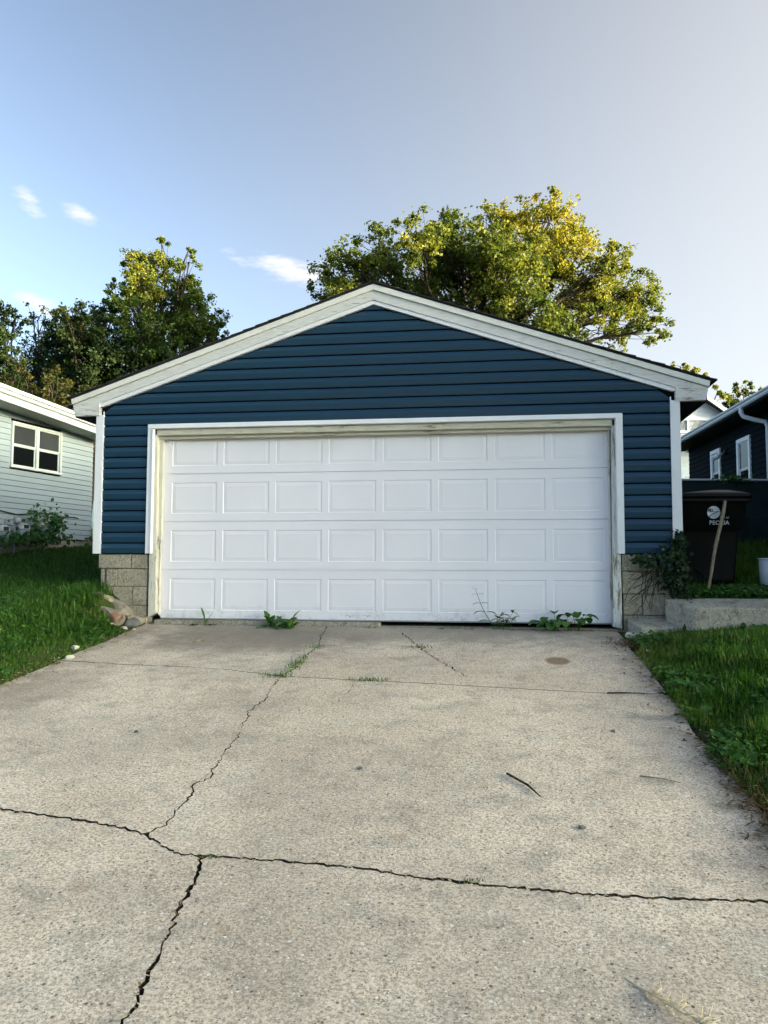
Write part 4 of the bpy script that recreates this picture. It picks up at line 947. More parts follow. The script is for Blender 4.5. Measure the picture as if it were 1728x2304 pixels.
# ------------------------------------------------------------------ grass
def in_view(P_, mx=.18):
    d = P_ - CAM; w = d @ np.array(fw); x = (d @ np.array(rt)) / np.maximum(w, .01) * 1784 / 864; y = (d @ np.array(up)) / np.maximum(w, .01) * 1784 / 1152
    return (w > .3) & (np.abs(x) < 1 + mx) & (np.abs(y) < 1 + mx)
def blades(name, label, xy, ln, wd, v, r_, mat='grass', cat='grass', droop=1.0, lean_dir=None, zoff=0.0):
    n = len(xy); z = gz(xy[:, 0], xy[:, 1]) - .012 + zoff
    b = np.column_stack([xy, z]); a = r_.uniform(0, 2 * np.pi, n)
    d = np.column_stack([np.cos(a), np.sin(a), np.zeros(n)])
    if lean_dir is not None: d = d + lean_dir; d /= np.linalg.norm(d, axis=1, keepdims=True) + 1e-6
    sd_ = np.column_stack([-d[:, 1], d[:, 0], np.zeros(n)])
    lean = np.abs(r_.normal(.35, .3, n)) * droop
    L = ln[:, None]; Wd = wd[:, None]
    m1 = b + np.array([0, 0, 1]) * L * .5 * np.cos(lean * .5)[:, None] + d * L * .5 * np.sin(lean * .5)[:, None]
    tip = m1 + np.array([0, 0, 1]) * L * .5 * np.cos(lean * 1.7)[:, None] + d * L * .5 * np.sin(lean * 1.7)[:, None]
    V = np.stack([b - sd_ * Wd * .5, b + sd_ * Wd * .5, m1 - sd_ * Wd * .42, m1 + sd_ * Wd * .42, tip], 1).reshape(-1, 3)
    k = np.arange(n)[:, None] * 5
    F = np.concatenate([k + np.array([[0, 1, 3]]), k + np.array([[0, 3, 2]]), k + np.array([[2, 3, 4]])], 1).reshape(-1, 3)
    return tag(bulk(name, V, F, MT[mat], None, np.repeat(v, 5)), label, cat, None, 'stuff')
def noise2(x, y, f, s=0): return np.sin(x * f * 1.3 + s) * np.sin(y * f + 1.7 * s + .6 * np.sin(x * f * .7)) * .5 + .5
gr = np.random.default_rng(21)
def scatter(n, x0, x1, y0, y1, keep):
    q = np.column_stack([gr.uniform(x0, x1, n), gr.uniform(y0, y1, n)])
    z = gz(q[:, 0], q[:, 1]); ok = in_view(np.column_stack([q, z])) & keep(q[:, 0], q[:, 1])
    return q[ok]
# left lawn
def keepL(x, y):
    e = XDL + .0 + .06 * np.sin(y * 9) + .06 * np.sin(y * 3.1) + .05 * np.sin(y * 23 + np.sin(y * 7)) + np.abs(gr.normal(0, .03, len(x)))
    ok = (x < e) & ~((x > -3.2) & (y > -.02)) & ~((x > -2.93) & (y > -.40 - (x + 2.93) * .25)) & ~((np.hypot(x + 3.02, y + .17) < .07))
    far = np.hypot(x - CAM[0], y - CAM[1]); ok &= gr.uniform(size=len(x)) < np.clip(6.5 / far, 0, 1) ** 1.3
    wx = (x + 6.6) * .989 - (y - 4.73) * .15      # stay in front of the green house
    return ok & (wx > .02)
q = np.concatenate([scatter(330000, -8.5, -2.35, -5.2, 5.8, keepL)])
far = np.hypot(q[:, 0] - CAM[0], q[:, 1] - CAM[1])
ed = np.clip((XDL - .02 - q[:, 0]) / .35, 0, 1); wild = np.exp(-(((q[:, 0] + 3.05) / .35) ** 2 + ((q[:, 1] + .25) / .45) ** 2))
ln = gr.uniform(.035, .105, len(q)) * (.7 + .6 * noise2(q[:, 0], q[:, 1], 2.1)) * (.5 + .5 * ed) + wild * gr.uniform(0, .14, len(q))
v = np.clip(gr.normal(.42, .17, len(q)) + .22 * (noise2(q[:, 0], q[:, 1], 1.3, 2) - .5) + .32 * (1 - ed) * gr.uniform(size=len(q)) + .22 * wild * gr.uniform(size=len(q)) + (gr.uniform(size=len(q)) < .025) * .45 - .10 * (q[:, 1] > 0) + .12 * np.clip(-q[:, 1] - .6, 0, 1), 0, 1)
blades('lawn_grass', 'mown green grass sloping up left of the driveway', q, ln, .0045 + .0008 * far * gr.uniform(.6, 1.2, len(q)), v, gr, droop=1.5, lean_dir=np.column_stack([.9 * (1 - ed), -.2 * (1 - ed), 0 * ed]))
# right lawn, longer and lusher
def keepR(x, y):
    e = XDR - .03 + .07 * np.sin(y * 5.3) + .05 * np.sin(y * 11) + .12 * np.clip((y + .9) / .5, 0, 1)
    ok = (x > e) & (y < -.5 + .0 * x) & ~((y > -.42) & (x < 3.05)); ok |= (x > 2.72) & (x < 3.1) & (y > -.5) & (y < -.33)
    far = np.hypot(x - CAM[0], y - CAM[1]); return ok & (gr.uniform(size=len(x)) < np.clip(4.5 / far, 0, 1))
q = scatter(210000, 2.3, 5.4, -6.2, -.33, keepR)
far = np.hypot(q[:, 0] - CAM[0], q[:, 1] - CAM[1]); ed = np.clip((q[:, 0] - XDR) / .4, 0, 1)
clump_ = noise2(q[:, 0], q[:, 1], 9, 1) * noise2(q[:, 1], q[:, 0], 6, 2)
ln = gr.uniform(.06, .18, len(q)) * (.65 + 1.1 * clump_) * (.45 + .55 * ed) * np.interp(q[:, 1], [-1.2, -.6], [1, .55])
v = np.clip(gr.normal(.62, .16, len(q)) + .25 * (noise2(q[:, 0], q[:, 1], 1.9, 4) - .5) + .3 * (1 - ed) * gr.uniform(size=len(q)) + (gr.uniform(size=len(q)) < .02) * .4, 0, 1)
blades('lawn_grass', 'long lush grass on the bank right of the driveway', q, ln, .005 + .0007 * far * gr.uniform(.6, 1.3, len(q)), v, gr, droop=2.0, lean_dir=np.column_stack([-.3 + 1.3 * (noise2(q[:, 0], q[:, 1], 7, 3) - .5), -.3 + 1.3 * (noise2(q[:, 0], q[:, 1], 8, 5) - .5), 0 * q[:, 0]]))
# upper yard by the cart
def keepU(x, y):
    far = np.hypot(x - CAM[0], y - CAM[1]); ok = ~((x > 3.15) & (x < 3.8) & (y > .32) & (y < .95)) & ~(np.hypot(x - 4.085, y - .35) < .15)
    return ok & (gr.uniform(size=len(x)) < np.clip(9 / far, 0, 1) ** 1.5)
q = scatter(90000, 3.12, 6.4, -.15, 6.6, keepU)
far = np.hypot(q[:, 0] - CAM[0], q[:, 1] - CAM[1])
ln = gr.uniform(.07, .2, len(q)) * (.6 + .8 * noise2(q[:, 0], q[:, 1], 2.3, 3)); v = np.clip(gr.normal(.5, .17, len(q)) + .15 * (noise2(q[:, 0], q[:, 1], 1.7, 5) - .5) + .15 * (q[:, 1] > 1), 0, 1)
blades('lawn_grass', 'rough grass around the black cart up to the fence', q, ln, .004 + .0007 * far * gr.uniform(.6, 1.2, len(q)), v, gr, droop=1.2)

# clover and creeping leaves mixed into the lawns
def clover(label, q, h, size, v0, seed):
    r_ = np.random.default_rng(seed); n = len(q); z = gz(q[:, 0], q[:, 1]) + h * r_.uniform(.3, 1.1, n)
    N_ = unit(n, r_) * .55 + np.array([0, -.15, .9]); N_ /= np.linalg.norm(N_, axis=1, keepdims=True)
    V, F, A = leaf_cloud(np.column_stack([q, z]), N_, size * r_.uniform(.5, 1.4, n), np.clip(r_.normal(v0, .2, n), 0, 1), .8, .2, r_)
    tag(bulk('ground_cover', V, F, MT['weed'], None, A), label, 'ground cover', None, 'stuff')
q = scatter(26000, 2.4, 4.6, -5.5, -.5, keepR); q = q[noise2(q[:, 0], q[:, 1], 4.3, 6) > .62]
clover('clover and small broad leaves in the right bank grass', q, .07, .042, .5, 31)
q = scatter(40000, -5.5, -2.4, -4.2, 1.0, keepL); q = q[(noise2(q[:, 0], q[:, 1], 3.3, 6) > .55) & (q[:, 0] > -3.9)]
clover('clover and small weeds along the left lawn edge', q, .045, .034, .42, 32)
q = scatter(9000, 3.1, 4.4, -.14, .3, keepU)
clover('low broad leaves on top of the concrete kerb', q, .07, .045, .45, 33)

# ------------------------------------------------------------------ broadleaf plants
class LeafMB:
    def __init__(s): s.v = []; s.f = []; s.a = []
    def strip(s, base, az, el, L, w, curl=1.0, teeth=0, shape='oval', val=.5, n=8, fold=.3, tw=0):
        base = Vector(base); p = base.copy(); e = el; k0 = len(s.v)
        side0 = Vector((-math.sin(az), math.cos(az), 0))
        for i in range(n + 1):
            t = i / n
            if shape == 'oval': ww = math.sin(math.pi * min(1, t * .93 + .04)) ** .8
            elif shape == 'spoon': ww = .12 + (max(0, math.sin(math.pi * min(1, max(0, (t - .25) / .75)))) ** .7) * .88 if t > .25 else .12
            else: ww = (1 - t) ** .7
            if teeth: ww *= .55 + .45 * abs(((t * teeth) % 1) * 2 - 1)
            if i == n: ww = .02
            up_ = Vector((-math.cos(az) * math.sin(e), -math.sin(az) * math.sin(e), math.cos(e)))
            sd2 = (side0 * math.cos(tw * t) + up_ * math.sin(tw * t)) * (w * ww * .5)
            s.v += [p + sd2 + up_ * (w * ww * fold * .5), p, p - sd2 + up_ * (w * ww * fold * .5)]; s.a += [val * .95, min(1, val + .12), val * .95]
            d = Vector((math.cos(az) * math.cos(e), math.sin(az) * math.cos(e), math.sin(e))); p = p + d * (L / n); e -= curl / n
        for i in range(n):
            a = k0 + i * 3; s.f += [(a, a + 1, a + 4, a + 3), (a + 1, a + 2, a + 5, a + 4)]
        return p
    def build(s, name, mat, parent=None):
        me = bpy.data.meshes.new(name); me.from_pydata([tuple(v) for v in s.v], [], s.f); me.update()
        at = me.attributes.new('v', 'FLOAT', 'POINT'); at.data.foreach_set('value', s.a)
        me.polygons.foreach_set('use_smooth', [True] * len(me.polygons))
        return link(name, me, MT[mat], parent)
pr = random.Random(5)
def plant(name, label, cat, x, y, z=None, group=None):
    z = float(drive_z(y)) if z is None else z
    return tag(empty(name, (x, y, z)), label, cat, group)
def rosette(t, n, L, w, teeth=5, el=(.3, 1.1), val=(.35, .8), shape='oval', name='leaf', curl=(.5, 1.3), spread=.03):
    for i in range(n):
        lm_ = LeafMB(); a = i * 2.4 + pr.uniform(-.4, .4)
        lm_.strip((pr.uniform(-spread, spread), pr.uniform(-spread * .5, spread * .5), 0), a, pr.uniform(*el), L * pr.uniform(.6, 1.15), w * pr.uniform(.7, 1.2), pr.uniform(*curl), teeth, shape, pr.uniform(*val))
        lm_.build(name, 'weed', t)
YW = -.05
t = plant('dandelion_weed', 'bushy toothed weed sprouting left of centre under the garage door', 'weed', -1.02, YW - .03, group='weeds along the garage door')
rosette(t, 34, .20, .075, 5, (.15, 1.2), (.3, .85), spread=.15)
t = plant('seedling_weed', 'small lone seedling near the left end of the garage door', 'weed', -1.86, YW, group='weeds along the garage door')
rosette(t, 16, .08, .035, 3, (.1, .7), spread=.16)
for az_, el_, L_ in ((2.6, 1.35, .19), (.4, 1.2, .15), (1.6, 1.0, .09)):
    lm_ = LeafMB(); lm_.strip((0, 0, 0), az_, el_, L_, .028, .5, 0, 'spoon', .6); lm_.build('leaf', 'weed', t)
def stem(t, pts, r=.004, mat='weed', name='stem'):
    mb = MB(); mb.tube(pts, [r * (1 - .5 * i / (len(pts) - 1)) for i in range(len(pts))], 5); o = mb.build(name, MT[mat], t, True)
    at = o.data.attributes.new('v', 'FLOAT', 'POINT'); at.data.foreach_set('value', [.55] * len(o.data.vertices)); return o
t = plant('tall_weed', 'tall thin weed with a leaning stalk in front of the garage door', 'weed', 1.22, YW - .02, group='weeds along the garage door')
sp_ = [(0, 0, 0), (-.03, -.01, .07), (-.08, -.02, .15), (-.12, -.02, .23), (-.15, -.02, .31), (-.17, -.02, .36)]
stem(t, sp_)
for i, (x, y, z) in enumerate(sp_[1:]):
    for s_ in (-1, 1):
        lm_ = LeafMB(); lm_.strip((x, y, z), (0 if s_ > 0 else 3.14) + pr.uniform(-.6, .6), pr.uniform(.2, .8), (.12, .12, .09, .065, .04)[i] * pr.uniform(.7, 1.1), (.05, .042, .03, .02, .013)[i], 1.0, 0, 'oval', pr.uniform(.3, .7)); lm_.build('leaf', 'weed', t)
for k in range(8):
    a = pr.uniform(0, 6.28); q0 = [(.02 * k, 0, 0), (.03 + .022 * k, -.01, .05 + .008 * k), (.04 + .028 * k, -.02, .10 + .025 * (k % 3))]; stem(t, q0, .003)
    for j in range(4):
        lm_ = LeafMB(); f = .4 + .2 * j; lm_.strip((q0[2][0] * f, -.015, q0[2][2] * f), pr.uniform(0, 6.28), pr.uniform(.1, .9), pr.uniform(.05, .09), .032, .8, 0, 'oval', pr.uniform(.3, .75)); lm_.build('leaf', 'weed', t)
t = plant('broadleaf_weed', 'broad-leaved weed at the right end of the garage door', 'weed', 1.93, YW - .03, group='weeds along the garage door')
for k in range(24):
    a = pr.uniform(0, 6.28); L_ = pr.uniform(.07, .17); b_ = (pr.uniform(-.17, .15), pr.uniform(-.04, .03), 0); tp2 = (b_[0] + math.cos(a) * L_ * .5, b_[1] + math.sin(a) * L_ * .3 - .02, pr.uniform(.05, .17)); stem(t, [b_, ((b_[0] + tp2[0]) / 2, b_[1], tp2[2] * .6), tp2], .003)
    lm_ = LeafMB(); lm_.strip(tp2, a, pr.uniform(-.2, .5), pr.uniform(.08, .13), pr.uniform(.075, .115), 1.2, 0, 'oval', pr.uniform(.3, .8), fold=.35); lm_.build('leaf', 'weed', t)
t = plant('creeping_weed', 'low creeping weed at the black gap under the door', 'weed', .85, YW, group='weeds along the garage door')
rosette(t, 26, .07, .018, 0, (.05, .5), spread=.16)
t = plant('crack_weed', 'tiny weed at the end of the concrete door sill', 'weed', -.05, YW, group='weeds along the garage door')
rosette(t, 12, .055, .02, 3, (.1, .8), spread=.07)
for o_ in [q for q in COL.objects if q.get('group') == 'weeds along the garage door']: o_.scale = (1.08, 1.1, 1.15)
t = plant('lawn_weed', 'plantain with broad pale leaves at the right lawn edge', 'weed', 2.52, -2.95, float(gz(2.56, -2.95)), 'broad-leaved weeds in the right lawn edge')
rosette(t, 8, .17, .085, 0, (.4, 1.0), (.6, .9), 'spoon', spread=.04)
for i, (x, y, lb) in enumerate(((2.62, -3.75, 'leafy weed at the right driveway edge below the plantain'), (2.72, -2.5, 'leafy weed in the right lawn above the plantain'), (2.66, -4.25, 'lowest leafy weed at the right edge of the photo'))):
    t = plant('lawn_weed', lb, 'weed', x, y, float(gz(x, y)), 'broad-leaved weeds in the right lawn edge'); rosette(t, 12, .13, .05, 0, (.3, 1.2), (.35, .75), 'oval', spread=.07)
for x, y, lb in ((-2.86, -.95, 'leafy weed in the grass below the tumbled rocks'), (-3.05, -1.35, 'low leafy weed in the left grass near the driveway')):
    t = plant('lawn_weed', lb, 'weed', x, y, float(gz(x, y)), 'broad-leaved weeds in the left grass'); rosette(t, 14, .11, .045, 3, (.3, 1.2), (.3, .7), 'oval', spread=.09)
# grass tufts in the cracks
def tuft(x, y, n, L, sx, sy, label, dry=0.0):
    q = np.column_stack([gr.normal(x, sx, n), gr.normal(y, sy, n)])
    o = blades('grass_tuft', label, q, gr.uniform(.4, 1, n) * L, np.full(n, .0045), np.clip(gr.normal(.66 + dry, .12, n), 0, 1), gr, cat='grass tuft', droop=2.0, zoff=.055)
tuft(-.40, -1.05, 90, .06, .035, .05, 'small grass tuft in the crack nearest the garage door')
tuft(-.42, -1.72, 260, .07, .035, .17, 'long strip of grass filling the crack below the sill')
tuft(-.47, -2.12, 150, .06, .06, .03, 'grass tuft where the two far cracks cross')
tuft(.27, -2.18, 190, .05, .09, .025, 'flat grass tuft on the far crack right of the crossing')
tuft(.545, -.98, 130, .05, .05, .03, 'low tuft on the slanting hairline crack', .1)
tuft(1.155, -5.13, 45, .03, .02, .010, 'dry little tuft in the near crack', .30)
tuft(.06, -5.05, 50, .018, .05, .008, 'mossy growth where the near cracks meet', .12)

# ------------------------------------------------------------------ creeper at the right corner
IV = tag(empty('climbing_vine', (2.95, -.05, .05)), 'dark climbing vine hanging over the right block corner', 'vine')
vr = np.random.default_rng(8); o0 = np.array([2.95, -.05, .05])
def ivy(n, cx_, cz_, sx, sz, v0, ysp=.05, size=.05, y0=-.06):
    P_ = np.column_stack([vr.normal(cx_, sx, n), y0 - np.abs(vr.normal(0, ysp, n)), vr.normal(cz_, sz, n)])
    N_ = unit(n, vr) * .7 + np.array([0, -.9, .45]); N_ /= np.linalg.norm(N_, axis=1, keepdims=True)
    return P_, N_, size * vr.uniform(.6, 1.3, n), np.clip(vr.normal(v0, .18, n), 0, .86)
parts = [ivy(130, 2.80, .635, .08, .035, .55, .05, .043), ivy(250, 2.97, .58, .07, .08, .35, .07, .045), ivy(200, 3.04, .70, .04, .08, .45, .05), ivy(150, 3.0, .42, .06, .08, .25, .06, .045), ivy(90, 3.06, .84, .025, .04, .5, .04), ivy(90, 3.08, .33, .06, .04, .4, .07, .04), ivy(50, 2.68, .66, .05, .02, .6, .03, .04)]
V, F, A = leaf_cloud(np.concatenate([p[0] for p in parts]) - o0, np.concatenate([p[1] for p in parts]), np.concatenate([p[2] for p in parts]), np.concatenate([p[3] for p in parts]), .85, .2, vr)
bulk('foliage', V, F, MT['ivy'], IV, A)
p = ivy(90, 3.10, .55, .03, .09, .95, .03, .03, -.03); V, F, A = leaf_cloud(p[0] - o0, p[1], p[2], np.clip(vr.normal(.95, .04, 90), .88, 1), .7, .2, vr)
tag(bulk('red_foliage', V, F, MT['ivy'], IV, A), 'reddish leaves under the white corner board')
for k in range(16):
    x, z = vr.uniform(2.7, 3.0), vr.uniform(.45, .62); pts = [(x - o0[0], -.012 - o0[1], z - o0[2])]; ang = vr.uniform(3.4, 4.6)
    for j in range(9):
        ang += vr.normal(0, .22); x += math.cos(ang) * .05; z += math.sin(ang) * .05
        if x < 2.53 or z < -.02: break
        pts.append((x - o0[0], -.012 - o0[1] + vr.uniform(-.004, .004), z - o0[2]))
    if len(pts) > 2:
        mb = MB(); mb.tube(pts, list(np.linspace(.0035, .0018, len(pts))), 5); mb.build('stem', MT['bark'], IV, True)
for k in range(7):
    x = vr.uniform(2.76, 2.98); mb = MB(); mb.tube([(x - o0[0], -.03 - o0[1], .35 - o0[2]), (x + vr.uniform(-.08, .1) - o0[0], -.1 - o0[1], .22 - o0[2]), (x + vr.uniform(-.15, .15) - o0[0], -.12 - o0[1], .1 - o0[2])], [.003, .0025, .002], 5)
    o = mb.build('dry_stem', MT['dry'], IV, True); at = o.data.attributes.new('v', 'FLOAT', 'POINT'); at.data.foreach_set('value', [.8] * len(o.data.vertices))
# creeper over the gas meters
p0 = local(LH, (-.35, -.25, 1.0)); MV = tag(empty('meter_creeper', tuple(p0)), 'leafy green creeper growing over the gas meters', 'vine')
pc = []
for lx, zz, n, sx, sz, v0 in ((-.62, 1.42, 60, .13, .08, .45), (-.25, 1.34, 120, .13, .10, .5), (-.2, 1.18, 90, .10, .10, .35), (-.3, 1.05, 220, .3, .07, .35), (-.9, 1.02, 200, .25, .06, .3), (-.62, 1.15, 60, .2, .1, .35), (.0, 1.38, 20, .06, .06, .4), (-1.3, 1.0, 120, .2, .06, .3)):
    for _ in range(n):
        q_ = local(LH, (vr.normal(lx, sx), -.2 - abs(vr.normal(0, .12)), vr.normal(zz, sz))); pc.append((q_.x, q_.y, q_.z, v0))
pc = np.array(pc); N_ = unit(len(pc), vr) * .8 + np.array([.5, -.5, .6]); N_ /= np.linalg.norm(N_, axis=1, keepdims=True)
V, F, A = leaf_cloud(pc[:, :3] - np.array(p0), N_, .07 * vr.uniform(.5, 1.5, len(pc)), np.clip(pc[:, 3] + vr.normal(size=len(pc)) * .2, 0, 1), .75, .2, vr)
bulk('foliage', V, F, MT['weed'], MV, A)
for k in range(8):
    a_ = local(LH, (vr.uniform(-.8, .1), -.2, .95)) - p0; b_ = local(LH, (vr.uniform(-.8, .2), -.22, vr.uniform(1.3, 1.58))) - p0
    stem(MV, [tuple(a_), tuple((a_ + b_) / 2 + Vector((.05, 0, 0))), tuple(b_)], .006)
# shrub at the far corner of the green house
q_ = local(LH, (1.25, -.2, 0)); SB = tag(empty('corner_plant', (q_.x, q_.y, .95)), 'low leafy plant between the green house and the garage', 'plant')
n = 260; P_ = np.column_stack([vr.normal(0, .14, n), vr.normal(0, .2, n), np.abs(vr.normal(.12, .1, n))]); V, F, A = leaf_cloud(P_, (lambda a: a / np.linalg.norm(a, axis=1, keepdims=True))(unit(n, vr) + np.array([0, -.3, .6])), .07 * vr.uniform(.5, 1.4, n), np.clip(vr.normal(.35, .2, n), 0, 1), .7, .2, vr)
bulk('foliage', V, F, MT['weed'], SB, A); stem(SB, [(0, 0, -.1), (.02, 0, .1), (.03, 0, .25)], .01)
# creeper tip hanging over the fence rail
FV = tag(empty('rail_creeper', (5.45, 6.6, 2.1)), 'sprig of green creeper lying over the fence rail', 'vine')
n = 150; P_ = np.column_stack([vr.normal(0, .16, n), vr.normal(-.04, .04, n), vr.normal(.06, .035, n)]); V, F, A = leaf_cloud(P_, unit(n, vr), .06 * vr.uniform(.5, 1.4, n), np.clip(vr.normal(.6, .2, n), 0, 1), .6, .2, vr)
bulk('foliage', V, F, MT['weed'], FV, A)

# ------------------------------------------------------------------ rocks and rubble on the left
MT['rockA'] = m_rock('tan rock', (.25, .21, .15), (.36, .31, .235), (.15, .12, .08)); MT['rockB'] = m_rock('grey rock', (.20, .17, .135), (.30, .26, .21), (.13, .11, .085)); MT['rockC'] = m_rock('rusty rock', (.20, .165, .13), (.29, .25, .20), (.17, .075, .045)); MT['rockD'] = m_rock('dark rock', (.10, .10, .10), (.18, .18, .175), (.07, .07, .07)); MT['chalk'] = m_rock('pale chips', (.50, .46, .38), (.62, .58, .50), (.36, .32, .26))
def rock(label, x, y, z, sx, sy, sz, rz, mat, seed, cat='rock', group='tumbled rocks at the block corner', name='rock', tilt_=(0, 0), sub=3):
    bm = bmesh.new(); bmesh.ops.create_icosphere(bm, subdivisions=sub, radius=1)
    rr_ = random.Random(seed); planes = [(Vector((rr_.gauss(0, 1), rr_.gauss(0, 1), rr_.gauss(0, 1))).normalized(), rr_.uniform(.55, .85)) for _ in range(9)]
    for v_ in bm.verts:
        p_ = v_.co.copy()
        for nrm, d_ in planes:
            e_ = p_.dot(nrm) - d_
            if e_ > 0: p_ -= nrm * e_ * .92
        p_ *= 1 + .07 * mnoise.noise(p_ * 2.3 + Vector((seed, 0, 0))) + .03 * mnoise.noise(p_ * 7 + Vector((seed, 3, 0)))
        v_.co = Vector((p_.x * sx, p_.y * sy, p_.z * sz)) * 1.25
    me = bpy.data.meshes.new(name); bm.to_mesh(me); bm.free()
    o = link(name, me, MT[mat]); o.location = (x, y, z); o.rotation_euler = (tilt_[0], tilt_[1], rz); tag(o, label, cat, group); return o
rock('tan angular rock highest of the heap at the left block corner', -3.02, -.17, .215, .13, .10, .065, .2, 'rockA', 1, tilt_=(.1, .15))
rock('long grey slab rock leaning on the blocks', -2.83, -.12, .085, .17, .09, .085, -.25, 'rockB', 2, tilt_=(.1, .42))
rock('big rock with a rust-red patch in front of the grey slab', -2.83, -.32, .035, .17, .11, .085, -.3, 'rockC', 3, tilt_=(.1, .36))
rock('dark grey stone at the driveway corner by the rocks', -2.60, -.26, -.045, .075, .06, .055, .3, 'rockD', 4, tilt_=(0, -.2))
rock('small grey stone half buried behind the rust-stained rock', -2.66, -.10, -.02, .10, .08, .06, .5, 'rockB', 14)
for i, (x, y, s_, lb) in enumerate(((-2.60, -.42, .035, 'pale chip lying in front of the dark grey stone'), (-2.72, -.47, .025, 'flat pale chip below the rust-stained rock'), (-2.53, -.36, .022, 'smallest pale chip right of the dark grey stone'), (-2.62, -1.37, .045, 'cream stone in the grass at the left driveway edge'), (-2.50, -1.66, .04, 'pale flat chip at the start of the far left crack'))):
    rock(lb, x, y, float(gz(x, y)) + .015 if x < XDL else float(drive_z(y)) + .008, s_, s_ * .8, s_ * .5, i, 'chalk', 20 + i, 'stone', 'pale stone chips by the left driveway edge', 'stone_chip', sub=2)
rock('white lump of broken mortar at the right step', 2.535, -.42, -.085, .06, .045, .04, .3, 'chalk', 31, 'stone', None, 'mortar_lump'); rock('small white chip beside the mortar lump', 2.60, -.46, -.09, .022, .02, .018, .8, 'chalk', 32, 'stone', None, 'stone_chip')
rock('flat white chip on the dirt below the right step', 2.56, -1.02, -.165, .035, .025, .012, .4, 'chalk', 33, 'stone', None, 'stone_chip')
for i, (x, y, lb) in enumerate(((1.62, -4.62, 'dark pebble on the open right slab'), (.52, -4.02, 'dark pebble on the middle slab left of the twig'), (-.98, -3.55, 'dark pebble on the left slab'), (1.95, -3.25, 'grey pebble near the upper right slab edge'))):
    rock(lb, x, y, float(drive_z(y)) + .006, .016, .012, .009, i, 'rockD', 40 + i, 'pebble', 'loose pebbles on the driveway', 'pebble', sub=2)

# ------------------------------------------------------------------ twigs, dry sprig, litter
def twig(label, pts, r, dark=True, name='twig'):
    mb = MB(); mb.tube([(x, y, float(drive_z(y)) + .004 + r + h) for x, y, h in pts], [r] * (len(pts) - 1) + [r * .5], 6)
    return tag(mb.build(name, MT['bark'] if dark else MT['stick'], None, True), label, 'twig', 'twigs on the driveway')
twig('dark twig lying slantwise on the right slab', [(1.30, -4.02, 0), (1.34, -4.09, .004), (1.40, -4.17, .002), (1.455, -4.30, 0)], .006)
twig('thin dark twig in line with the far joint', [(2.03, -2.40, 0), (2.13, -2.395, .003), (2.29, -2.39, 0)], .005)
twig('pale dry twig near the right driveway edge', [(1.98, -3.98, 0), (2.08, -4.02, .006), (2.17, -4.05, 0)], .004, False)
DS = tag(empty('dry_sprig', (1.742, -5.78, float(drive_z(-5.78)))), 'pale dried weed sprig at the bottom right of the driveway', 'dry sprig')
def dstem(pts, r, nm='stem'):
    mb = MB(); mb.tube(pts, [r] * (len(pts) - 1) + [r * .4], 5); o = mb.build(nm, MT['dry'], DS, True); at = o.data.attributes.new('v', 'FLOAT', 'POINT'); at.data.foreach_set('value', [1.0] * len(o.data.vertices))
main = [(-.14, .17, .006), (-.07, .08, .008), (-.02, .02, .008), (.03, -.05, .008), (.07, -.10, .006)]
dstem(main, .004)
for k in range(34):
    f = pr.uniform(.35, 1) * (len(main) - 1.001); i = int(f); a = Vector(main[i]).lerp(Vector(main[i + 1]), f - i); an = pr.uniform(-2.2, .9); L_ = pr.uniform(.03, .09)
    m_ = a + Vector((math.cos(an) * L_ * .5, math.sin(an) * L_ * .5, .008)); e_ = a + Vector((math.cos(an + .4) * L_, math.sin(an + .4) * L_, pr.uniform(.003, .02)))
    dstem([tuple(a), tuple(m_), tuple(e_)], .0016, 'side_shoot')
lr_ = np.random.default_rng(17)
def litter(name, label, pts, size, vv, mat='dry', cat='litter', up_=1.2, asp=.45):
    pts = np.asarray(pts); n = len(pts); N_ = unit(n, lr_) * .5 + np.array([0, 0, up_]); N_ /= np.linalg.norm(N_, axis=1, keepdims=True)
    V, F, A = leaf_cloud(pts, N_, size, np.clip(vv, 0, 1), asp, .3, lr_)
    return tag(bulk(name, V, F, MT[mat], None, A), label, cat, None, 'stuff')
n = 800; y = lr_.uniform(-5.5, -.35, n); x = XDR + .01 - np.abs(lr_.normal(0, .09, n)) + lr_.uniform(0, .16, n); z = np.where(x < XDR, drive_z(y), gz(x, y)) + .008
litter('leaf_litter', 'brown dead leaves and stalks along the right driveway edge', np.column_stack([x, y, z]), lr_.uniform(.012, .045, n), lr_.uniform(0, .8, n))
n = 800; y = lr_.normal(-4.4, .5, n); x = XDR - .0 + lr_.normal(0, .05, n); z = np.where(x < XDR, drive_z(y), gz(x, y)) + .006 + np.abs(lr_.normal(0, .018, n))
litter('dead_thatch', 'matted brown dead grass at the lower right driveway edge', np.column_stack([x, y, z]), lr_.uniform(.015, .06, n), lr_.uniform(0, .35, n), asp=.25)
n = 900; y = lr_.uniform(-4, -.4, n); x = XDL + np.abs(lr_.normal(0, .07, n)) - lr_.uniform(0, .16, n); z = np.where(x > XDL, drive_z(y), gz(x, y)) + .008
litter('leaf_litter', 'dry stalks and crumbs along the left driveway edge', np.column_stack([x, y, z]), lr_.uniform(.01, .035, n), lr_.uniform(.1, .9, n))
n = 420; x = lr_.uniform(1.3, 2.5, n) ; y = -.06 - np.abs(lr_.normal(0, .03, n)); litter('leaf_litter', 'flakes of paint and dead leaves under the right end of the door', np.column_stack([x, y, drive_z(y) + .008]), lr_.uniform(.01, .04, n), lr_.uniform(.2, 1, n))
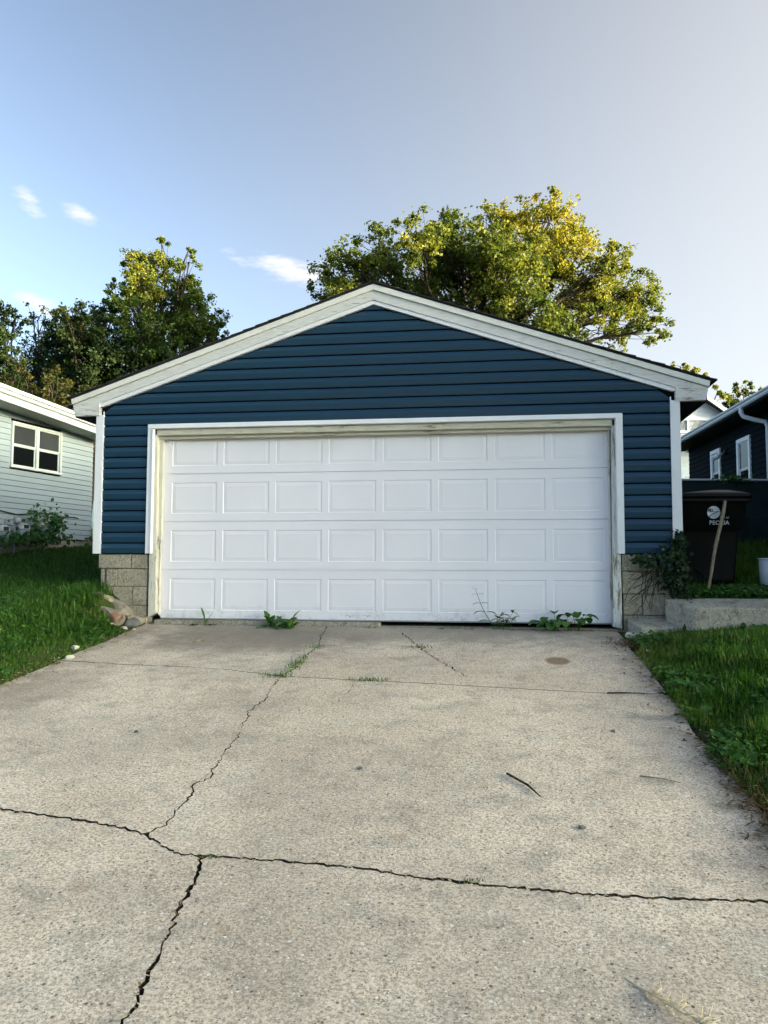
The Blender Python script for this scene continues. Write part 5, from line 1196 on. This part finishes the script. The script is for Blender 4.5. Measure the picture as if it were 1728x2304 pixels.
n = 260; x = lr_.uniform(-2.5, 1.3, n); y = -.035 - np.abs(lr_.normal(0, .012, n)); litter('leaf_litter', 'dark crumbs in the joint before the door sill', np.column_stack([x, y, drive_z(y) + .004]), lr_.uniform(.008, .025, n), lr_.uniform(0, .5, n))
n = 260; x = np.abs(lr_.normal(0, .13, n)) * -1 + 2.52; y = lr_.normal(-.75, .10, n); litter('leaf_litter', 'reddish brown dead growth below the right step', np.column_stack([x, y, drive_z(y) + .01 + np.abs(lr_.normal(0, .015, n))]), lr_.uniform(.015, .04, n), lr_.uniform(0, .45, n))
n = 700; x = lr_.uniform(XDL + .1, XDR - .1, n); y = -6.6 + 6.4 * lr_.uniform(0, 1, n) ** .8; litter('crumbs', 'scattered dark crumbs and leaf bits on the driveway', np.column_stack([x, y, drive_z(y) + .005]), lr_.uniform(.006, .02, n) * lr_.uniform(.5, 1.3, n), lr_.uniform(0, 1, n) ** 2 * .9, asp=.6)
CR = np.random.default_rng(3)
cpts = []
for ln_ in (C_l, C_m, C_r, D_, B_l, A_l):
    for (x, y) in ln_:
        if y < -7 or CR.uniform() < .45: continue
        for _ in range(CR.integers(1, 5)): cpts.append((x + CR.normal(0, .006), y + CR.normal(0, .006), float(drive_z(y)) - .006 + CR.uniform(-.012, .010)))
litter('crack_debris', 'dry bits of grass and grit caught in the driveway cracks', cpts, CR.uniform(.006, .03, len(cpts)), CR.uniform(0, 1, len(cpts)))
for x, y, rz_, lb in ((-2.42, -1.0, .4, 'curled pale leaf scrap at the left edge of the driveway'), (-2.47, -1.9, 2.0, 'reddish dead leaf below the left grass'), (-1.6, -.95, 1.0, 'pale paper scrap on the stained slab')):
    o = plant('dead_leaf', lb, 'dead leaf', x, y, float(drive_z(y)) + .012, 'dead leaves on the driveway')
    lm_ = LeafMB(); lm_.strip((0, 0, 0), rz_, .5, .09, .045, 1.2, 0, 'oval', .8 if 'pale' in lb else .25); lm_.strip((.01, .02, 0), rz_ + 2.2, .3, .06, .03, .8, 0, 'oval', .8 if 'pale' in lb else .2); lm_.build('leaf', 'dry', o)
